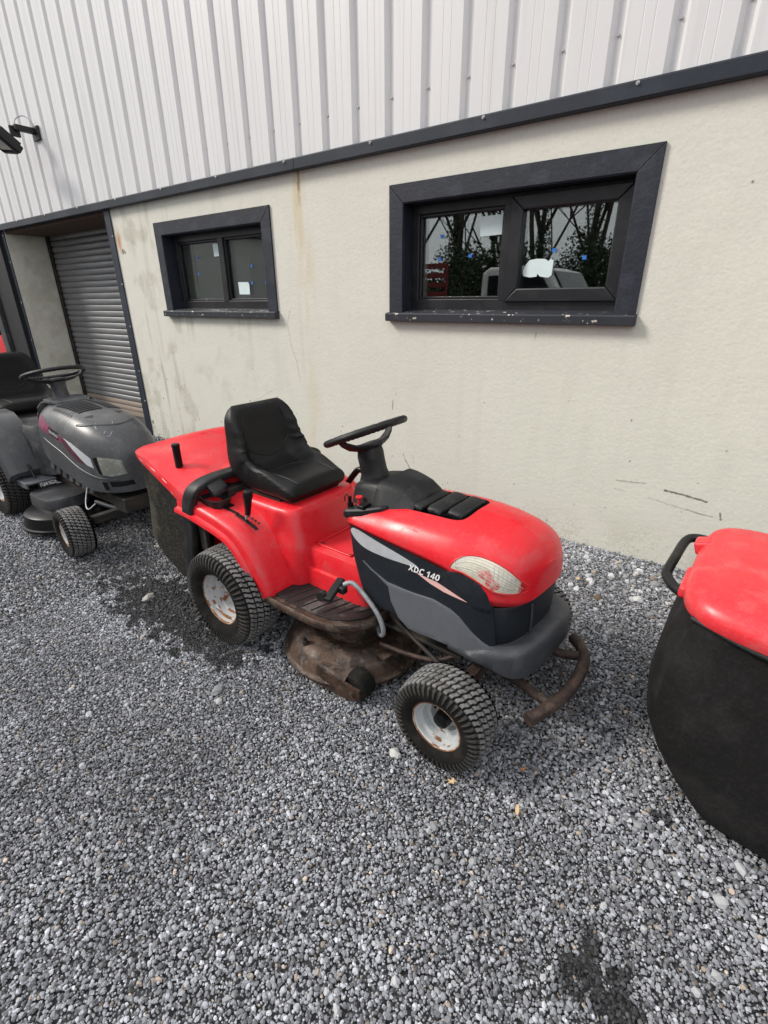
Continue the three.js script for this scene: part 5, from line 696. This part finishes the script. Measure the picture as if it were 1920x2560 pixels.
  // deck
  const deck = new THREE.Group(); deck.name = 'cutting_deck'; t.add(deck); for (const z of [0.26, -0.26]) { P('shell', lathe([[0.25, 0.03], [0.262, 0.035], [0.262, 0.05], [0.25, 0.055], [0.243, 0.09], [0.235, 0.125], [0.205, 0.145], [0.0, 0.15]], 48).translate(0.6, 0.01, z), M.gloss, deck); P('belt_cover', loft([0.15, 0.215, 0.228, 0.232].map((y, i) => loop(0.2 - [0, 0.004, 0.012, 0.03][i], 0.15 - [0, 0.004, 0.012, 0.03][i], 3, 32).map(([a, b]) => [0.53 + a, y, z * 0.95 + b])), { crease: 0.7 }), M.greyDark, deck); }
  // fenders, body, steps
  const body = new THREE.Group(); body.name = 'rear_body'; t.add(body);
  P('pedestal', loft([[0.3, -0.45, 0.4, 0.24], [0.45, -0.45, 0.36, 0.24], [0.6, -0.5, 0.3, 0.235], [0.63, -0.5, 0.28, 0.22]].map(([y, a, b, z]) => loop((b - a) / 2, z, 6, 40).map(([x, q]) => [(a + b) / 2 + x, y, q])), { crease: 0.7 }), M.greyDark, body);
  for (const s of [1, -1]) { const mz = (g) => s > 0 ? g : mirrorZ(g); P('fender', mz(loft([[-0.4, 0.6], [-0.3, 0.66], [-0.15, 0.7], [0.0, 0.69], [0.1, 0.64], [0.17, 0.55], [0.22, 0.44], [0.27, 0.33]].map(([x, y]) => [[x - 0.03, y - 0.05, 0.2], [x, y + 0.01, 0.2], [x, y + 0.008, 0.36], [x, y, 0.41], [x - 0.006, y - 0.02, 0.425], [x - 0.02, y - 0.05, 0.43], [x - 0.035, y - 0.05, 0.41], [x - 0.02, y - 0.02, 0.39]]), { crease: 0.7 })), M.greyHood, body); P('gear_slot', mz(box(0.11, 0.004, 0.02, -0.02, 0.703, 0.33, 0.001, 0, 0, -0.1)), M.gloss, body); const st = P('step', mz(join([box(0.4, 0.012, 0.19, 0.2, 0.28, 0.285, 0.003), box(0.4, 0.04, 0.012, 0.2, 0.27, 0.376, 0.003)])), M.greyPanel); }
  P('pedal', [box(0.1, 0.018, 0.05, 0.16, 0.385, 0.3, 0.005), box(0.08, 0.02, 0.01, 0.16, 0.4, 0.325, 0.003), tube([[0.2, 0.385, 0.29], [0.26, 0.37, 0.29], [0.3, 0.31, 0.29], [0.34, 0.22, 0.29]], 0.009, 16, 8)], M.blackPlastic);
  P('dash', loft([[0.24, 0.6, 0.7, 0.1], [0.27, 0.6, 0.78, 0.14], [0.36, 0.6, 0.805, 0.17], [0.4, 0.6, 0.8, 0.19]].map(([x, a, b, z]) => [[x, a, z], [x, b - 0.03, z], [x, b, z - 0.03], [x, b, -z + 0.03], [x, b - 0.03, -z], [x, a, -z]]), { crease: 0.5 }), M.greyDark);
  P('steering_column', loft([[0.35, 0.79, 0.06], [0.345, 0.82, 0.05], [0.34, 0.87, 0.045], [0.335, 0.93, 0.05]].map(([x, y, r]) => loop(r, r, 2.4, 24).map(([a, b]) => [x + a, y, b])), { crease: 0.8 }), M.greyDark);
  makeSteering(t, [0.315, 0.972, 0], { r: 0.19, tilt: 0.26, drop: 0.05 });
  makeSeat(t, [-0.4, 0.625, 0], { W: 0.2, mat: M.vinylDark, scale: 1.12, ribs: false });
  P('seat_springs', [box(0.3, 0.05, 0.26, -0.38, 0.63, 0, 0.01)], M.darkMetal);
}
// ---------- the far side of the yard, which the panes mirror ----------
{
  const R = rng(909);
  const bark = std({ map: rep(dirty([0.045, 0.038, 0.03], [0.09, 0.085, 0.07], 0.6, 341), 0.8), roughness: 0.95 }), ivy = std({ color: lin(0.02, 0.035, 0.012), roughness: 0.7, side: THREE.DoubleSide }), bush = std({ color: lin(0.025, 0.04, 0.014), roughness: 0.8, side: THREE.DoubleSide });
  const leaves = (centers, count, size) => { const pos = []; for (let i = 0; i < count; i++) { const [cx, cy, cz, rx, ry, rz] = centers[Math.floor(R() * centers.length)]; let a, b, c; do { a = R() * 2 - 1; b = R() * 2 - 1; c = R() * 2 - 1; } while (a * a + b * b + c * c > 1); const p = V(cx + a * rx, cy + b * ry, cz + c * rz), u = V(R() - 0.5, R() - 0.5, R() - 0.5).normalize().multiplyScalar(size * (0.6 + R() * 0.8)), v = u.clone().cross(V(R() - 0.5, R() - 0.5, R() - 0.5)).normalize().multiplyScalar(size * 0.5); const q = [p.clone().sub(u), p.clone().add(v), p.clone().add(u), p.clone().sub(v)]; for (const k of [0, 1, 2, 0, 2, 3]) pos.push(q[k].x, q[k].y, q[k].z); } const g = new THREE.BufferGeometry(); g.setAttribute('position', new THREE.Float32BufferAttribute(pos, 3)); g.computeVertexNormals(); return g; };
  const protos = []; const bareTree = (x, z, H, label, i) => {
    if (i >= 4) { const c = protos[i % 4].clone(); c.name = numbered('bare_tree'); c.position.set(x, 0, z); c.rotation.y = i * 1.3; c.scale.setScalar(0.85 + (i % 5) * 0.08); c.userData = { ...protos[i % 4].userData }; scene.add(c); return; }
    const t = thing('bare_tree', label, 'tree', [x, 0, z], 0, 'bare trees across the yard'), segs = [], tips = [];
    const grow = (p, d, len, r, depth) => { const pts = [p.clone()]; let q = p.clone(), dd = d.clone(); for (let i = 0; i < 3; i++) { dd.add(V(R() - 0.5, R() * 0.3, R() - 0.5).multiplyScalar(0.28)).normalize(); q = q.clone().addScaledVector(dd, len / 3); pts.push(q); } for (let i = 0; i < 3; i++) segs.push(cyl(pts[i].toArray(), pts[i + 1].toArray(), r * (1 - i * 0.12), r * (1 - (i + 1) * 0.12), depth < 2 ? 8 : 5, true)); if (depth < 5) { const k = depth < 1 ? 4 : 3; for (let i = 0; i < k; i++) { const a = R() * 6.283, sp = 0.35 + R() * 0.5; grow(pts[1 + Math.floor(R() * 3)], V(dd.x + Math.cos(a) * sp, dd.y + 0.1, dd.z + Math.sin(a) * sp).normalize(), len * (0.5 + R() * 0.25), r * 0.5, depth + 1); } } };
    grow(V(0, 0, 0), V((R() - 0.5) * 0.15, 1, (R() - 0.5) * 0.15).normalize(), H * 0.62, 0.1 + R() * 0.06, 0);
    obj('trunk', join(segs), bark, t); obj('ivy', leaves([[0, H * 0.12, 0, 0.5, H * 0.12, 0.5], [0, H * 0.3, 0, 0.28, H * 0.18, 0.28]], 1500, 0.05), ivy, t); protos.push(t);
  };
  [[-19, 15], [-15.5, 18], [-13, 16.5], [-12, 19], [-11, 17], [-10, 20], [-9.1, 17.5], [-8.2, 19.5], [-7.2, 17], [-6.4, 20], [-5.6, 18], [-4.4, 19.5], [-2.8, 17], [0, 18.5]].forEach(([x, z], i) => bareTree(x, z, 9 + (i % 3) * 1.6, 'tall bare tree with an ivy-clad trunk behind the hedge across the yard', i));
  const hedge = obj('hedge', leaves(Array.from({ length: 46 }, (_, i) => [-24 + i * 0.62, 1.45 + 0.25 * Math.sin(i * 1.7), 14.5 + 1.2 * Math.sin(i * 0.9), 0.9, 1.75 + 0.35 * Math.sin(i * 2.3 + 1), 0.9]), 110000, 0.065), bush); tag(hedge, 'long dark green hedge across the yard', 'hedge', null, 'stuff');
  const bank = obj('bank', (() => { const g = new THREE.PlaneGeometry(44, 8, 44, 10).rotateX(-Math.PI / 2).translate(-8, 0, 19.5); warp(g, (v) => { v.y = 1.9 * smooth(15.5, 19, v.z) + 0.3 * fbm(v.x, v.z, 3, 351) - 0.1; }); g.computeVertexNormals(); return g; })(), std({ color: lin(0.05, 0.045, 0.025), roughness: 0.95 })); bank.userData.kind = 'structure';
  // white van
  const v = thing('van', 'white van parked across the yard facing the workshop', 'van', [-3.95, 0, 7.6], 0.05), wm = std({ color: lin(0.7, 0.7, 0.7), roughness: 0.3 }), gm = std({ color: lin(0.015, 0.018, 0.02), roughness: 0.08 });
  const cabP = [[-2.4, 0.35], [1.0, 0.35], [1.75, 0.38], [1.82, 0.7], [1.7, 0.98], [1.15, 1.12], [0.62, 1.92], [0.3, 2.0], [-0.6, 2.0], [-0.75, 1.9], [-0.78, 1.15], [-2.4, 1.1]];
  obj('body', ext(poly(cabP), 1.8, 0.06, -0.9, 3), wm, v); for (const s of [0.905, -0.93]) { obj('side_window', ext(poly([[-0.6, 1.2], [0.95, 1.2], [0.5, 1.85], [-0.6, 1.85]]), 0.025, 0.005, s), gm, v); obj('door_seam', box(0.012, 0.75, 0.01, -0.65, 0.8, s + 0.012), gm, v); }
  obj('windscreen', box(0.02, 0.9, 1.5, 0.92, 1.52, 0, 0.004, 0, 0, 0.585), gm, v); for (const x of [-1.7, 1.1]) for (const s of [0.78, -0.78]) { obj('wheel', lathe([[0.05, -0.1], [0.28, -0.1], [0.33, -0.06], [0.33, 0.06], [0.28, 0.1], [0.05, 0.1]], 28, 'z').translate(x, 0.33, s), M.rubber, v); } for (const s of [0.6, -0.6]) obj('headlamp', box(0.06, 0.18, 0.35, 1.8, 0.82, s, 0.03), M.lampWhite, v); obj('bumper', box(0.1, 0.2, 1.7, 1.82, 0.45, 0, 0.04), M.blackPlastic, v);
  // red mesh-sided trailer
  const tr = thing('trailer', 'red trailer with tall mesh sides parked across the yard', 'trailer', [-8.9, 0, 9.4], 0.05), rm = std({ color: lin(0.16, 0.02, 0.018), roughness: 0.6 });
  obj('bed', box(3.0, 0.14, 1.6, 0, 0.62, 0, 0.02), rm, tr); for (const x of [-1.45, -0.5, 0.5, 1.45]) for (const s of [0.77, -0.77]) obj('post', box(0.06, 1.65, 0.06, x, 1.5, s), rm, tr); for (const s of [0.77, -0.77]) { for (let k = 0; k < 7; k++) obj('side_rail', box(2.95, 0.13, 0.03, 0, 0.85 + k * 0.24, s), rm, tr); } for (const s of [0.72, -0.72]) obj('wheel', lathe([[0.05, -0.09], [0.24, -0.09], [0.29, -0.05], [0.29, 0.05], [0.24, 0.09], [0.05, 0.09]], 24, 'z').translate(0, 0.29, s), M.rubber, tr); obj('drawbar', box(1.3, 0.08, 0.08, 2.1, 0.55, 0), rm, tr); obj('load', [box(1.1, 0.7, 1.3, -0.6, 1.05, 0, 0.05), box(0.9, 0.5, 1.2, 0.7, 0.95, 0, 0.05)], M.darkMetal, tr);
  // ribbed metal shed further along
  const sd = thing('metal_shed', 'dark ribbed metal shed at the far end of the yard', 'shed', [-15.5, 0, 8.2], 0.35), sm = std({ color: lin(0.42, 0.42, 0.4), roughness: 0.6 }); for (let k = 0; k < 26; k++) obj('wall_sheet', box(0.2, 3.1, 0.06, -2.7 + k * 0.215, 1.55, -1.5 + (k % 2) * 0.03), k % 3 ? sm : M.greyPanel, sd); obj('side_wall', [box(0.06, 3.1, 3, -2.8, 1.55, 0), box(0.06, 3.1, 3, 2.8, 1.55, 0), box(5.6, 3.1, 0.06, 0, 1.55, 1.5)], sm, sd); obj('roof', box(6, 0.08, 3.4, 0, 3.2, 0, 0, 0.06), sm, sd); obj('door', box(0.9, 2.0, 0.05, 1.6, 1.0, -1.58), M.white, sd);
}
renderer.render(scene, camera);
